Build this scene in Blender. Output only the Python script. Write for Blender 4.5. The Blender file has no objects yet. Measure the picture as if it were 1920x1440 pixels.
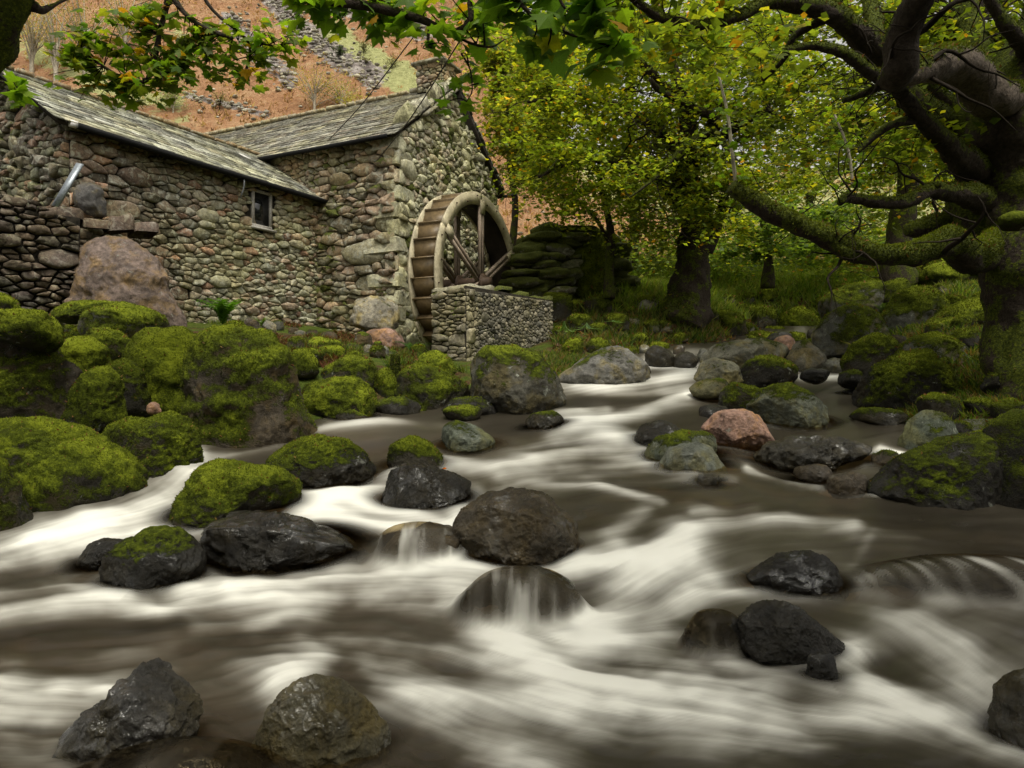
import bpy, bmesh, math, random
import numpy as np
from mathutils import Vector

# ------------------------------------------------------------ camera, sky, sun, exposure
SC = bpy.context.scene
COL = SC.collection
CAMZ = 1.15                     # camera height above the near water
F = 1300.0                      # focal length in units of a 1920 px wide frame
cam_d = bpy.data.cameras.new('camera'); cam = bpy.data.objects.new('camera', cam_d); COL.objects.link(cam)
cam.location = (0, 0, CAMZ); cam.rotation_euler = (math.radians(90), 0, 0)
cam_d.sensor_width = 36.0; cam_d.lens = 36.0*F/1920.0
cam_d.clip_start = 0.05; cam_d.clip_end = 2000
SC.camera = cam

SUN_EL, SUN_AZ = math.radians(62), math.radians(165)     # azimuth from +Y clockwise: behind the camera, to the right
world = bpy.data.worlds.new('World'); SC.world = world; world.use_nodes = True
wn = world.node_tree.nodes; wl = world.node_tree.links; wn.clear()
sky = wn.new('ShaderNodeTexSky'); sky.sky_type = 'NISHITA'; sky.sun_disc = False
sky.sun_elevation = SUN_EL; sky.sun_rotation = SUN_AZ; sky.air_density = 1.0; sky.dust_density = 5.0; sky.ozone_density = 1.0
hs = wn.new('ShaderNodeHueSaturation'); hs.inputs['Saturation'].default_value = 0.06
bg = wn.new('ShaderNodeBackground'); bg.inputs['Strength'].default_value = 0.15
wo = wn.new('ShaderNodeOutputWorld')
wl.new(sky.outputs[0], hs.inputs['Color']); tint = wn.new('ShaderNodeMixRGB'); tint.blend_type = 'MULTIPLY'; tint.inputs[0].default_value = 1.0; tint.inputs[2].default_value = (1.0, 0.97, 0.90, 1)
wl.new(hs.outputs[0], tint.inputs[1]); wl.new(tint.outputs[0], bg.inputs['Color']); wl.new(bg.outputs[0], wo.inputs['Surface'])
sun_d = bpy.data.lights.new('sun', 'SUN'); sun_d.energy = 1.1; sun_d.angle = math.radians(14); sun_d.color = (1.0, 0.95, 0.80)
sun = bpy.data.objects.new('sun', sun_d); COL.objects.link(sun)
_d = Vector((math.sin(SUN_AZ)*math.cos(SUN_EL), math.cos(SUN_AZ)*math.cos(SUN_EL), math.sin(SUN_EL)))
sun.rotation_euler = (-_d).to_track_quat('-Z', 'Y').to_euler()
SC.view_settings.view_transform = 'Standard'; SC.view_settings.look = 'None'
SC.view_settings.exposure = 0.6; SC.view_settings.gamma = 1.0
try: SC.view_settings.use_curve_mapping = False
except Exception: pass
SC.render.engine = 'CYCLES'
SC.cycles.max_bounces = 6; SC.cycles.transparent_max_bounces = 12

rng = np.random.default_rng(7)
random.seed(7)

# ------------------------------------------------------------ helpers
def P(px, row, Y):
    """world point seen at pixel (px,row) of the 1920x1440 frame at depth Y"""
    return np.array([(px-960.0)/F*Y, Y, CAMZ + (720.0-row)/F*Y])

def hash3(ix, iy, iz, seed):
    h = (ix.astype(np.int64)*374761393 + iy.astype(np.int64)*668265263 + iz.astype(np.int64)*2147483647 + seed*1274126177) & 0xffffffff
    h = ((h ^ (h >> 13)) * 1274126177) & 0xffffffff
    h = ((h ^ (h >> 16)) * 2246822519) & 0xffffffff
    return ((h ^ (h >> 15)) & 0xffffff) / float(0xffffff)

def vnoise(p, seed=0):
    p = np.asarray(p, float); i = np.floor(p).astype(np.int64); f = p - i; f = f*f*(3-2*f)
    x, y, z = i[..., 0], i[..., 1], i[..., 2]; fx, fy, fz = f[..., 0], f[..., 1], f[..., 2]
    r = 0
    for dx in (0, 1):
        for dy in (0, 1):
            for dz in (0, 1):
                w = (fx if dx else 1-fx)*(fy if dy else 1-fy)*(fz if dz else 1-fz)
                r = r + w*hash3(x+dx, y+dy, z+dz, seed)
    return r*2-1

def fbm(p, octv=4, seed=0, gain=0.5):
    p = np.asarray(p, float); a = 1.0; s = 0; t = 0
    for k in range(octv):
        s = s + a*vnoise(p, seed+k*17); t += a; a *= gain; p = p*2.03 + 11.3
    return s/t

def sstep(a, b, x):
    t = np.clip((x-a)/(b-a), 0, 1); return t*t*(3-2*t)

def mk(name, V, Fs, mat, parent=None, col=None, moss=None, smooth=False, attrs=None):
    """one mesh object; Fs is a list of index lists or an (n,k) array; col is per-vertex rgb"""
    me = bpy.data.meshes.new(name)
    V = np.asarray(V, np.float32)
    if isinstance(Fs, np.ndarray):
        n, k = Fs.shape; tot = np.full(n, k, np.int32); idx = Fs.reshape(-1).astype(np.int32)
    else:
        tot = np.array([len(f) for f in Fs], np.int32); idx = np.array([i for f in Fs for i in f], np.int32); n = len(tot)
    me.vertices.add(len(V)); me.vertices.foreach_set('co', V.reshape(-1))
    me.loops.add(len(idx)); me.loops.foreach_set('vertex_index', idx)
    me.polygons.add(n)
    st = np.zeros(n, np.int32); st[1:] = np.cumsum(tot)[:-1]
    me.polygons.foreach_set('loop_start', st); me.polygons.foreach_set('loop_total', tot)
    if smooth: me.polygons.foreach_set('use_smooth', np.ones(n, bool))
    me.update(calc_edges=True)
    if col is not None:
        col = np.asarray(col, np.float32)
        if col.ndim == 1: col = np.tile(col, (len(V), 1))
        a = me.attributes.new('col', 'FLOAT_COLOR', 'POINT')
        a.data.foreach_set('color', np.hstack([col, np.ones((len(V), 1), np.float32)]).reshape(-1))
    d = dict(attrs or {})
    if moss is not None: d['moss'] = moss
    for k2, v in d.items():
        a = me.attributes.new(k2, 'FLOAT', 'POINT')
        v = np.asarray(v, np.float32)
        if v.ndim == 0: v = np.full(len(V), float(v), np.float32)
        a.data.foreach_set('value', v)
    if mat is not None: me.materials.append(mat)
    o = bpy.data.objects.new(name, me); COL.objects.link(o)
    if parent is not None: o.parent = parent
    return o

def tag(o, label=None, cat=None, group=None, kind=None):
    if label: o['label'] = label
    if cat: o['category'] = cat
    if group: o['group'] = group
    if kind: o['kind'] = kind
    return o

def empty(name, label, cat, group=None):
    o = bpy.data.objects.new(name, None); COL.objects.link(o); o.empty_display_size = 0.2
    return tag(o, label, cat, group)

class MB:
    """collects pieces into one mesh"""
    def __init__(s): s.V = []; s.F = []; s.C = []; s.M = []; s.n = 0
    def add(s, V, Fs, col=(0.3, 0.3, 0.3), moss=0.0):
        V = np.asarray(V, float)
        s.V.append(V); c = np.asarray(col, float)
        s.C.append(np.tile(c, (len(V), 1)) if c.ndim == 1 else c)
        s.M.append(np.full(len(V), moss) if np.ndim(moss) == 0 else moss)
        s.F += [[int(i)+s.n for i in f] for f in Fs]; s.n += len(V)
        return s
    def box(s, o, u, v, w, col=(0.3, 0.3, 0.3)):
        """corner o and three edge vectors"""
        o, u, v, w = map(np.asarray, (o, u, v, w))
        V = [o, o+u, o+u+v, o+v, o+w, o+u+w, o+u+v+w, o+v+w]
        return s.add(V, [(0, 3, 2, 1), (4, 5, 6, 7), (0, 1, 5, 4), (1, 2, 6, 5), (2, 3, 7, 6), (3, 0, 4, 7)], col)
    def build(s, name, mat, parent=None, smooth=False):
        return mk(name, np.vstack(s.V), s.F, mat, parent, np.vstack(s.C), np.concatenate(s.M), smooth)

def tube(pts, rad, sides=8, seg=None, rough=0.0, seed=0, cap=True, sub=1.0):
    """smooth tapered tube through pts; returns V,F, normals"""
    pts = np.asarray(pts, float); rad = np.asarray(rad, float)
    if rad.ndim == 0: rad = np.full(len(pts), float(rad))
    n = len(pts)
    if seg is None: seg = 4
    out = []; rr = []
    ext = np.vstack([2*pts[0]-pts[1], pts, 2*pts[-1]-pts[-2]])
    for i in range(n-1):
        p0, p1, p2, p3 = ext[i], ext[i+1], ext[i+2], ext[i+3]
        for k in range(seg):
            t = k/seg
            out.append(0.5*((2*p1)+(-p0+p2)*t+(2*p0-5*p1+4*p2-p3)*t*t+(-p0+3*p1-3*p2+p3)*t**3)); rr.append(rad[i]*(1-t)+rad[i+1]*t)
    out.append(pts[-1]); rr.append(rad[-1])
    out = np.array(out); rr = np.array(rr); m = len(out)
    T = np.gradient(out, axis=0); T /= np.linalg.norm(T, axis=1)[:, None]+1e-9
    N = np.zeros_like(T); a = np.array([0, 0, 1.0]) if abs(T[0][2]) < 0.9 else np.array([1.0, 0, 0])
    N[0] = np.cross(T[0], a); N[0] /= np.linalg.norm(N[0])
    for i in range(1, m):
        v = N[i-1]-T[i]*np.dot(N[i-1], T[i]); N[i] = v/(np.linalg.norm(v)+1e-9)
    B = np.cross(T, N)
    th = np.linspace(0, 2*math.pi, sides, endpoint=False)
    D = N[:, None, :]*np.cos(th)[None, :, None] + B[:, None, :]*np.sin(th)[None, :, None]
    R = rr[:, None]
    if rough > 0:
        q = out[:, None, :]+D*R[..., None]
        nz = fbm(q*(0.9/np.maximum(rr.mean(), 0.01)), 4, seed)
        nz2 = fbm(q*(0.25/np.maximum(rr.mean(), 0.01)), 2, seed+5)
        R = R*(1+rough*nz+rough*0.8*nz2)
    V = (out[:, None, :]+D*R[..., None]).reshape(-1, 3)
    Fq = []
    for i in range(m-1):
        for j in range(sides):
            Fq.append((i*sides+j, i*sides+(j+1) % sides, (i+1)*sides+(j+1) % sides, (i+1)*sides+j))
    Fq = [f[::-1] for f in Fq]
    if cap:
        Fq.append(tuple(range(sides))); Fq.append(tuple((m-1)*sides+j for j in reversed(range(sides))))
    return V, Fq, D.reshape(-1, 3)

# ------------------------------------------------------------ materials
class NT:
    def __init__(s, name):
        s.m = bpy.data.materials.new(name); s.m.use_nodes = True; s.t = s.m.node_tree; s.t.nodes.clear()
        s.out = s.t.nodes.new('ShaderNodeOutputMaterial')
    def n(s, typ, **kw):
        nd = s.t.nodes.new(typ)
        for k, v in kw.items():
            if k.startswith('i_'):
                key = k[2:].replace('_', ' ')
                s.set(nd, key, v)
            else: setattr(nd, k, v)
        return nd
    def set(s, nd, key, v):
        inp = nd.inputs[int(key)] if str(key).isdigit() else nd.inputs[key]
        if isinstance(v, bpy.types.NodeSocket): s.t.links.new(v, inp)
        elif isinstance(v, (tuple, list)) and len(v) == 3 and inp.type == 'RGBA': inp.default_value = (*v, 1)
        else: inp.default_value = v
    def coord(s, sc=(1, 1, 1), which='Object'):
        tc = s.n('ShaderNodeTexCoord'); mp = s.n('ShaderNodeMapping'); s.set(mp, 'Scale', sc)
        s.t.links.new(tc.outputs[which], mp.inputs['Vector']); return mp.outputs[0]
    def noise(s, scale, detail=4, rough=0.55, vec=None, dist=0.0):
        nd = s.n('ShaderNodeTexNoise'); nd.inputs['Scale'].default_value = scale; nd.inputs['Detail'].default_value = detail
        nd.inputs['Roughness'].default_value = rough; nd.inputs['Distortion'].default_value = dist
        if vec is None: vec = s.coord()
        s.t.links.new(vec, nd.inputs['Vector']); return nd.outputs[0]
    def voro(s, scale, feature='F1', vec=None, out='Distance'):
        nd = s.n('ShaderNodeTexVoronoi'); nd.feature = feature; nd.inputs['Scale'].default_value = scale
        if vec is None: vec = s.coord()
        s.t.links.new(vec, nd.inputs['Vector']); return nd.outputs[out]
    def attr(s, name, typ='GEOMETRY', out='Color'):
        nd = s.n('ShaderNodeAttribute'); nd.attribute_name = name; nd.attribute_type = typ; return nd.outputs[out]
    def ramp(s, fac, stops):
        nd = s.n('ShaderNodeValToRGB'); cr = nd.color_ramp
        while len(cr.elements) < len(stops): cr.elements.new(0.5)
        for e, (p, c) in zip(cr.elements, stops):
            e.position = p; e.color = (*c, 1) if not np.isscalar(c) else (c, c, c, 1)
        s.t.links.new(fac, nd.inputs[0]); return nd.outputs[0]
    def mr(s, x, a, b, c=0.0, d=1.0, smooth=False):
        nd = s.n('ShaderNodeMapRange'); nd.interpolation_type = 'SMOOTHSTEP' if smooth else 'LINEAR'
        s.set(nd, 'Value', x)
        for i, v in zip((1, 2, 3, 4), (a, b, c, d)): nd.inputs[i].default_value = v
        return nd.outputs[0]
    def math(s, op, a, b=None, clamp=False):
        nd = s.n('ShaderNodeMath', operation=op, use_clamp=clamp); s.set(nd, 0, a)
        if b is not None: s.set(nd, 1, b)
        return nd.outputs[0]
    def mix(s, f, a, b, mode='MIX'):
        nd = s.n('ShaderNodeMixRGB', blend_type=mode); s.set(nd, 'Fac', f); s.set(nd, 'Color1', a); s.set(nd, 'Color2', b); return nd.outputs[0]
    def bump(s, h, strength=0.5, dist=0.02, nrm=None):
        nd = s.n('ShaderNodeBump'); nd.inputs['Strength'].default_value = strength; nd.inputs['Distance'].default_value = dist
        s.t.links.new(h, nd.inputs['Height'])
        if nrm is not None: s.t.links.new(nrm, nd.inputs['Normal'])
        return nd.outputs[0]
    def geo(s, out): return s.n('ShaderNodeNewGeometry').outputs[out]
    def nz(s):
        sp = s.n('ShaderNodeSeparateXYZ'); s.t.links.new(s.geo('Normal'), sp.inputs[0]); return sp.outputs[2]
    def bsdf(s, col, rough=0.8, nrm=None, spec=0.4, metal=0.0):
        b = s.n('ShaderNodeBsdfPrincipled'); s.set(b, 'Base Color', col); s.set(b, 'Roughness', rough)
        s.set(b, 'Specular IOR Level', spec); s.set(b, 'Metallic', metal)
        if nrm is not None: s.t.links.new(nrm, b.inputs['Normal'])
        return b.outputs[0]
    def done(s, sh): s.t.links.new(sh, s.out.inputs['Surface']); return s.m

M = {}
def simple(name, col, rough=0.7, spec=0.4, metal=0.0, nscale=20, var=0.3, bump=0.2, bdist=0.01):
    t = NT(name); nn = t.noise(nscale, 5)
    v = t.mr(nn, 0.3, 0.7, 1-var, 1+var)
    c = t.mix(1.0, col, v, 'MULTIPLY')
    return t.done(t.bsdf(c, rough, t.bump(nn, bump, bdist), spec, metal))

MOSS_D, MOSS_M, MOSS_L = (0.020, 0.022, 0.004), (0.060, 0.078, 0.006), (0.19, 0.225, 0.014)
def boulder_mat():
    t = NT('boulder'); c = t.attr('col'); m = t.attr('moss', out='Fac'); w = t.attr('wet', out='Fac')
    n1 = t.noise(2.5, 6, 0.6); n2 = t.noise(14, 6, 0.65); n3 = t.noise(70, 4, 0.7); n4 = t.noise(5, 4, 0.6)
    v = t.mix(1.0, c, t.ramp(n1, [(0.3, 0.55), (0.5, 1.0), (0.72, 1.5)]), 'MULTIPLY')
    v = t.mix(0.8, v, t.ramp(n2, [(0.3, 0.45), (0.5, 1.0), (0.7, 1.6)]), 'MULTIPLY')
    v = t.mix(0.35, v, t.ramp(n3, [(0.35, 0.5), (0.62, 1.7)]), 'MULTIPLY')
    v = t.mix(t.mr(t.noise(3.3, 5, 0.65, dist=0.4), 0.45, 0.62, 0.0, 0.7, smooth=True), v, t.mix(1.0, v, (1.25, 1.05, 0.45), 'MULTIPLY'))
    lich = t.mr(t.noise(9, 5, 0.7, dist=0.6), 0.63, 0.67)
    dry = t.math('SUBTRACT', 1.0, w)
    v = t.mix(t.math('MULTIPLY', lich, t.math('MULTIPLY', dry, 0.75)), v, (0.30, 0.31, 0.26))
    v = t.mix(t.math('MULTIPLY', w, 0.45), v, t.mix(1.0, v, (0.35, 0.32, 0.28), 'MULTIPLY'))
    fine = t.math('ADD', t.math('MULTIPLY', n2, 0.5), t.math('MULTIPLY', n3, 0.5))
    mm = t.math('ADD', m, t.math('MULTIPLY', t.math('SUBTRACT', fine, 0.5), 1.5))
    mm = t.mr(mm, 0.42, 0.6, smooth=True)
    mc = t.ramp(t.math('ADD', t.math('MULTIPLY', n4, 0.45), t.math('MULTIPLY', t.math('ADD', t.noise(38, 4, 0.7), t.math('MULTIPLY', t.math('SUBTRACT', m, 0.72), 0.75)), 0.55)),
                [(0.33, MOSS_D), (0.52, MOSS_M), (0.72, MOSS_L)])  # moss tops brighter, sides darker: light from above put into the colour
    colr = t.mix(mm, v, mc)
    rr = t.mr(w, 0, 1, 0.80, 0.16); rr = t.math('ADD', rr, t.math('MULTIPLY', t.math('SUBTRACT', n4, 0.5), 1.1), True)
    rough = t.mr(mm, 0, 1, 0, 1); rf = t.n('ShaderNodeMix'); t.set(rf, 0, rough); t.set(rf, 2, rr); rf.inputs[3].default_value = 0.95
    h = t.math('ADD', t.math('MULTIPLY', n2, 0.8), t.math('MULTIPLY', n3, 0.35)); h = t.math('ADD', h, t.math('MULTIPLY', t.noise(6, 9, 0.72, dist=0.7), 2.0))
    h = t.math('ADD', h, t.math('MULTIPLY', t.math('MULTIPLY', mm, t.noise(55, 3, 0.8)), 0.8))
    sp = t.mr(mm, 0, 1, 0.3, 0.12)
    sh = t.bsdf(colr, rf.outputs[0], t.bump(h, 0.85, 0.028), sp); b = sh.node
    h2 = t.math('ADD', t.noise(9, 5, 0.6, dist=0.5), t.math('MULTIPLY', t.noise(28, 3, 0.6), 0.12))
    t.set(b, 'Coat Weight', t.math('MULTIPLY', t.math('MULTIPLY', w, t.math('SUBTRACT', 1.0, mm)), t.mr(t.noise(4.5, 4, 0.6), 0.50, 0.62, 0.05, 0.75)))
    b.inputs['Coat Roughness'].default_value = 0.10; b.inputs['Coat IOR'].default_value = 1.9
    t.t.links.new(t.bump(h2, 0.6, 0.05), b.inputs['Coat Normal'])
    return t.done(sh)
M['boulder'] = boulder_mat()

def stone_mat(name, lichen=(0.42, 0.43, 0.36), lam=0.5, mossk=0.25):
    t = NT(name); c = t.attr('col'); m = t.attr('moss', out='Fac')
    n1 = t.noise(3.0, 5, 0.6); n2 = t.noise(16, 6, 0.65); n3 = t.noise(60, 4, 0.7)
    v = t.mix(1.0, t.mix(1.0, c, (0.86, 0.86, 0.76), 'MULTIPLY'), t.ramp(n2, [(0.28, 0.42), (0.5, 0.95), (0.72, 1.6)]), 'MULTIPLY')
    v = t.mix(0.5, v, t.ramp(n3, [(0.35, 0.55), (0.62, 1.6)]), 'MULTIPLY')
    v = t.mix(t.math('MULTIPLY', t.mr(t.noise(7, 6, 0.7, dist=0.8), 0.5, 0.62, smooth=True), lam), v, lichen)
    v = t.mix(t.mr(t.noise(1.1, 4, 0.6), 0.42, 0.6, 0.0, 0.45, smooth=True), v, t.mix(1.0, v, (1.12, 1.08, 0.68), 'MULTIPLY'))
    mm = t.math('ADD', m, t.math('MULTIPLY', t.nz(), 0.25)); mm = t.math('ADD', mm, t.math('MULTIPLY', t.math('SUBTRACT', n1, 0.5), 1.6))
    mm = t.math('ADD', mm, t.math('MULTIPLY', t.math('SUBTRACT', n2, 0.5), 1.0))
    mm = t.mr(mm, 0.45, 0.62, smooth=True)
    mc = t.ramp(t.noise(30, 4, 0.7), [(0.3, (0.02, 0.028, 0.004)), (0.55, (0.075, 0.085, 0.012)), (0.75, (0.15, 0.16, 0.02))])
    v = t.mix(mm, v, mc)
    h = t.math('ADD', n2, t.math('MULTIPLY', n3, 0.4))
    return t.done(t.bsdf(v, 0.85, t.bump(h, 0.8, 0.02), 0.3))
M['stone'] = stone_mat('wall_stone')
M['stone_gable'] = stone_mat('gable_stone', (0.60, 0.58, 0.42), 0.85)
M['stone_dark'] = stone_mat('pier_stone', (0.38, 0.36, 0.30), 0.35)
M['slate'] = stone_mat('roof_slate', (0.40, 0.40, 0.36), 0.6)
M['mortar'] = simple('earth_mortar', (0.022, 0.019, 0.014), 0.95, 0.1, nscale=12, var=0.6, bump=0.8, bdist=0.03)

def wood_mat(name, a, b, rough=0.6, sc=(1, 1, 1)):
    t = NT(name); n = t.noise(3, 6, 0.6, t.coord(sc)); n2 = t.noise(18, 5, 0.7, t.coord(sc)); n3 = t.noise(4, 3, 0.6)
    c = t.mix(t.mr(n, 0.3, 0.7), a, b); c = t.mix(0.6, c, t.ramp(n2, [(0.3, 0.6), (0.7, 1.35)]), 'MULTIPLY')
    c = t.mix(0.7, c, t.ramp(n3, [(0.3, 0.55), (0.6, 1.2)]), 'MULTIPLY')
    return t.done(t.bsdf(c, rough, t.bump(n2, 0.5, 0.008), 0.35))
M['rim'] = wood_mat('weathered_cream_paint', (0.52, 0.46, 0.31), (0.36, 0.31, 0.20), 0.55)
M['board'] = wood_mat('wet_brown_board', (0.17, 0.118, 0.055), (0.085, 0.058, 0.028), 0.45)
M['spoke'] = wood_mat('grey_brown_timber', (0.33, 0.26, 0.20), (0.19, 0.14, 0.10), 0.7)
M['darkwood'] = wood_mat('dark_damp_timber', (0.035, 0.025, 0.017), (0.02, 0.015, 0.011), 0.7)
M['iron'] = simple('grey_iron', (0.22, 0.23, 0.24), 0.5, 0.5, 0.3)
M['rust'] = simple('rusty_iron', (0.06, 0.035, 0.02), 0.7)
M['gutter'] = simple('black_gutter', (0.008, 0.008, 0.008), 0.7, 0.15)
M['frame'] = simple('grey_window_paint', (0.33, 0.31, 0.27), 0.7, nscale=30, var=0.4)
M['glass'] = simple('dark_window_glass', (0.012, 0.013, 0.013), 0.08, 0.6, var=0.1, bump=0.02)
M['metal'] = simple('galvanised_steel', (0.30, 0.33, 0.36), 0.42, 0.5, 0.6, var=0.25)
M['plaster'] = simple('lime_render', (0.36, 0.35, 0.31), 0.9, nscale=6, var=0.35)
M['wire'] = simple('black_cable', (0.01, 0.01, 0.01), 0.6)
M['white'] = simple('white_flashing', (0.75, 0.72, 0.70), 0.5, var=0.05)

def bark_mat(name, a, b, mossy=True):
    t = NT(name); m = t.attr('moss', out='Fac')
    n1 = t.noise(5, 5, 0.6); n2 = t.noise(25, 5, 0.7); n3 = t.noise(80, 3, 0.7); v = t.voro(16, 'DISTANCE_TO_EDGE')
    c = t.mix(t.mr(n2, 0.3, 0.7), a, b)
    if mossy:
        mm = t.math('ADD', m, t.math('MULTIPLY', t.math('SUBTRACT', n1, 0.5), 1.3)); mm = t.math('ADD', mm, t.math('MULTIPLY', t.math('SUBTRACT', n2, 0.5), 0.7))
        mm = t.mr(mm, 0.42, 0.56, smooth=True)
        mc = t.ramp(t.noise(40, 4, 0.75), [(0.3, (0.014, 0.019, 0.003)), (0.52, (0.055, 0.070, 0.006)), (0.75, (0.17, 0.19, 0.012))])
        c = t.mix(mm, c, mc)
    h = t.math('ADD', t.math('ADD', n2, t.math('MULTIPLY', n3, 0.5)), t.math('MULTIPLY', v, 0.6))
    return t.done(t.bsdf(c, 0.9, t.bump(h, 0.8, 0.03), 0.2))
M['bark'] = bark_mat('mossy_bark', (0.014, 0.010, 0.007), (0.06, 0.045, 0.033))
M['bark_pale'] = bark_mat('bare_pale_bark', (0.035, 0.027, 0.02), (0.17, 0.135, 0.105))
M['twig'] = simple('dark_twig', (0.022, 0.017, 0.012), 0.9, 0.1)
M['palebark'] = simple('pale_bark', (0.38, 0.34, 0.26), 0.8, 0.2, nscale=15, var=0.4)

def leaf_mat(name, trans=0.5, rough=0.5):
    t = NT(name); c = t.attr('col')
    oc = t.n('ShaderNodeObjectInfo').outputs['Color']
    c = t.mix(1.0, c, oc, 'MULTIPLY')
    c = t.mix(0.5, c, t.ramp(t.noise(30, 3, 0.6), [(0.35, 0.7), (0.65, 1.3)]), 'MULTIPLY')
    d = t.bsdf(c, rough, None, 0.3)
    tr = t.n('ShaderNodeBsdfTranslucent'); t.set(tr, 'Color', t.mix(1.0, c, (1.2, 1.28, 0.5), 'MULTIPLY'))
    mx = t.n('ShaderNodeMixShader'); mx.inputs[0].default_value = trans
    t.t.links.new(d, mx.inputs[1]); t.t.links.new(tr.outputs[0], mx.inputs[2])
    return t.done(mx.outputs[0])
M['leaf'] = leaf_mat('leaf', 0.62)
M['moss'] = leaf_mat('moss_fronds', 0.25, 0.95)

def ground_mat():
    t = NT('bank_ground'); nz = t.nz()
    n1 = t.noise(0.9, 5, 0.6); n2 = t.noise(6, 6, 0.65); n3 = t.noise(40, 4, 0.75); n4 = t.noise(2.2, 4, 0.6)
    lit = t.ramp(n3, [(0.3, (0.02, 0.014, 0.008)), (0.5, (0.06, 0.035, 0.018)), (0.68, (0.13, 0.07, 0.03))])
    gr = t.ramp(t.math('ADD', t.math('MULTIPLY', n2, 0.5), t.math('MULTIPLY', n3, 0.5)), [(0.35, (0.02, 0.035, 0.006)), (0.5, (0.06, 0.085, 0.012)), (0.68, (0.13, 0.15, 0.025))])
    c = t.mix(t.mr(t.math('ADD', n1, t.math('MULTIPLY', n2, 0.5)), 0.74, 0.88, smooth=True), gr, lit)
    red = t.mr(n4, 0.60, 0.68, smooth=True)
    c = t.mix(t.math('MULTIPLY', red, 0.6), c, (0.10, 0.038, 0.016))
    h = t.math('ADD', n2, t.math('MULTIPLY', n3, 0.5))
    return t.done(t.bsdf(c, 0.95, t.bump(h, 0.9, 0.06), 0.1))
M['ground'] = ground_mat()

def hill_mat():
    t = NT('bracken_hillside'); m = t.attr('scree', out='Fac'); g = t.attr('grassy', out='Fac')
    n1 = t.noise(0.06, 6, 0.65); n2 = t.noise(0.5, 6, 0.7); n3 = t.noise(2.5, 5, 0.75)
    br = t.ramp(t.math('ADD', t.math('MULTIPLY', n2, 0.5), t.math('MULTIPLY', n3, 0.5)),
                [(0.33, (0.16, 0.085, 0.045)), (0.48, (0.33, 0.175, 0.090)), (0.66, (0.44, 0.30, 0.17))])  # bracken orange, partly paled and greyed: distance haze put into the colour
    gr = t.ramp(n3, [(0.35, (0.24, 0.25, 0.10)), (0.65, (0.42, 0.42, 0.19))])
    sc = t.ramp(t.voro(1.2, 'F1'), [(0.1, (0.42, 0.38, 0.35)), (0.45, (0.27, 0.235, 0.215)), (0.7, (0.13, 0.11, 0.10))])
    k = t.math('ADD', g, t.math('MULTIPLY', t.math('SUBTRACT', n2, 0.5), 1.2))
    c = t.mix(t.mr(k, 0.45, 0.6, smooth=True), br, gr)
    k2 = t.math('ADD', m, t.math('MULTIPLY', t.math('SUBTRACT', n2, 0.5), 1.4))
    c = t.mix(t.mr(k2, 0.46, 0.6, smooth=True), c, sc)
    return t.done(t.bsdf(c, 0.95, t.bump(t.math('ADD', n2, n3), 0.8, 0.5), 0.1))
M['hill'] = hill_mat()

def water_mat():
    t = NT('silky_stream_water'); f = t.attr('foam', out='Fac'); a = t.attr('veil', out='Fac'); s = t.attr('streak', out='Fac')
    brown = t.mix(t.mr(t.noise(0.9, 4, 0.6), 0.35, 0.65), (0.024, 0.020, 0.013), (0.048, 0.040, 0.027))
    brown = t.mix(t.mr(s, 0.0, 1.0), brown, (0.075, 0.065, 0.048))
    foamc = t.mix(t.mr(f, 0.15, 0.85), (0.20, 0.18, 0.14), (0.88, 0.87, 0.80))
    base = t.bsdf(brown, 0.30, None, 0.35)
    foam = t.n('ShaderNodeBsdfDiffuse'); t.set(foam, 'Color', foamc)
    mx = t.n('ShaderNodeMixShader'); t.set(mx, 0, t.mr(f, 0.02, 0.95)); t.t.links.new(base, mx.inputs[1]); t.t.links.new(foam.outputs[0], mx.inputs[2])
    tr = t.n('ShaderNodeBsdfTransparent'); t.set(tr, 'Color', (0.76, 0.68, 0.52))
    m2 = t.n('ShaderNodeMixShader'); t.set(m2, 0, a); t.t.links.new(tr.outputs[0], m2.inputs[1]); t.t.links.new(mx.outputs[0], m2.inputs[2])
    return t.done(m2.outputs[0])
M['water'] = water_mat()
def bed_mat():
    t = NT('stony_stream_bed'); v = t.voro(3.2, 'F1', out='Color'); d = t.voro(3.2, 'F1'); n = t.noise(12, 5, 0.6)
    sp = t.n('ShaderNodeSeparateColor'); t.t.links.new(v, sp.inputs[0])
    c = t.ramp(sp.outputs[0], [(0.0, (0.035, 0.028, 0.018)), (0.4, (0.07, 0.055, 0.035)), (0.8, (0.11, 0.075, 0.04)), (0.95, (0.16, 0.12, 0.07))])
    c = t.mix(0.7, c, t.ramp(n, [(0.3, 0.5), (0.7, 1.4)]), 'MULTIPLY')
    return t.done(t.bsdf(c, 0.6, t.bump(d, -0.6, 0.08), 0.3))
M['bed'] = bed_mat()

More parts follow.
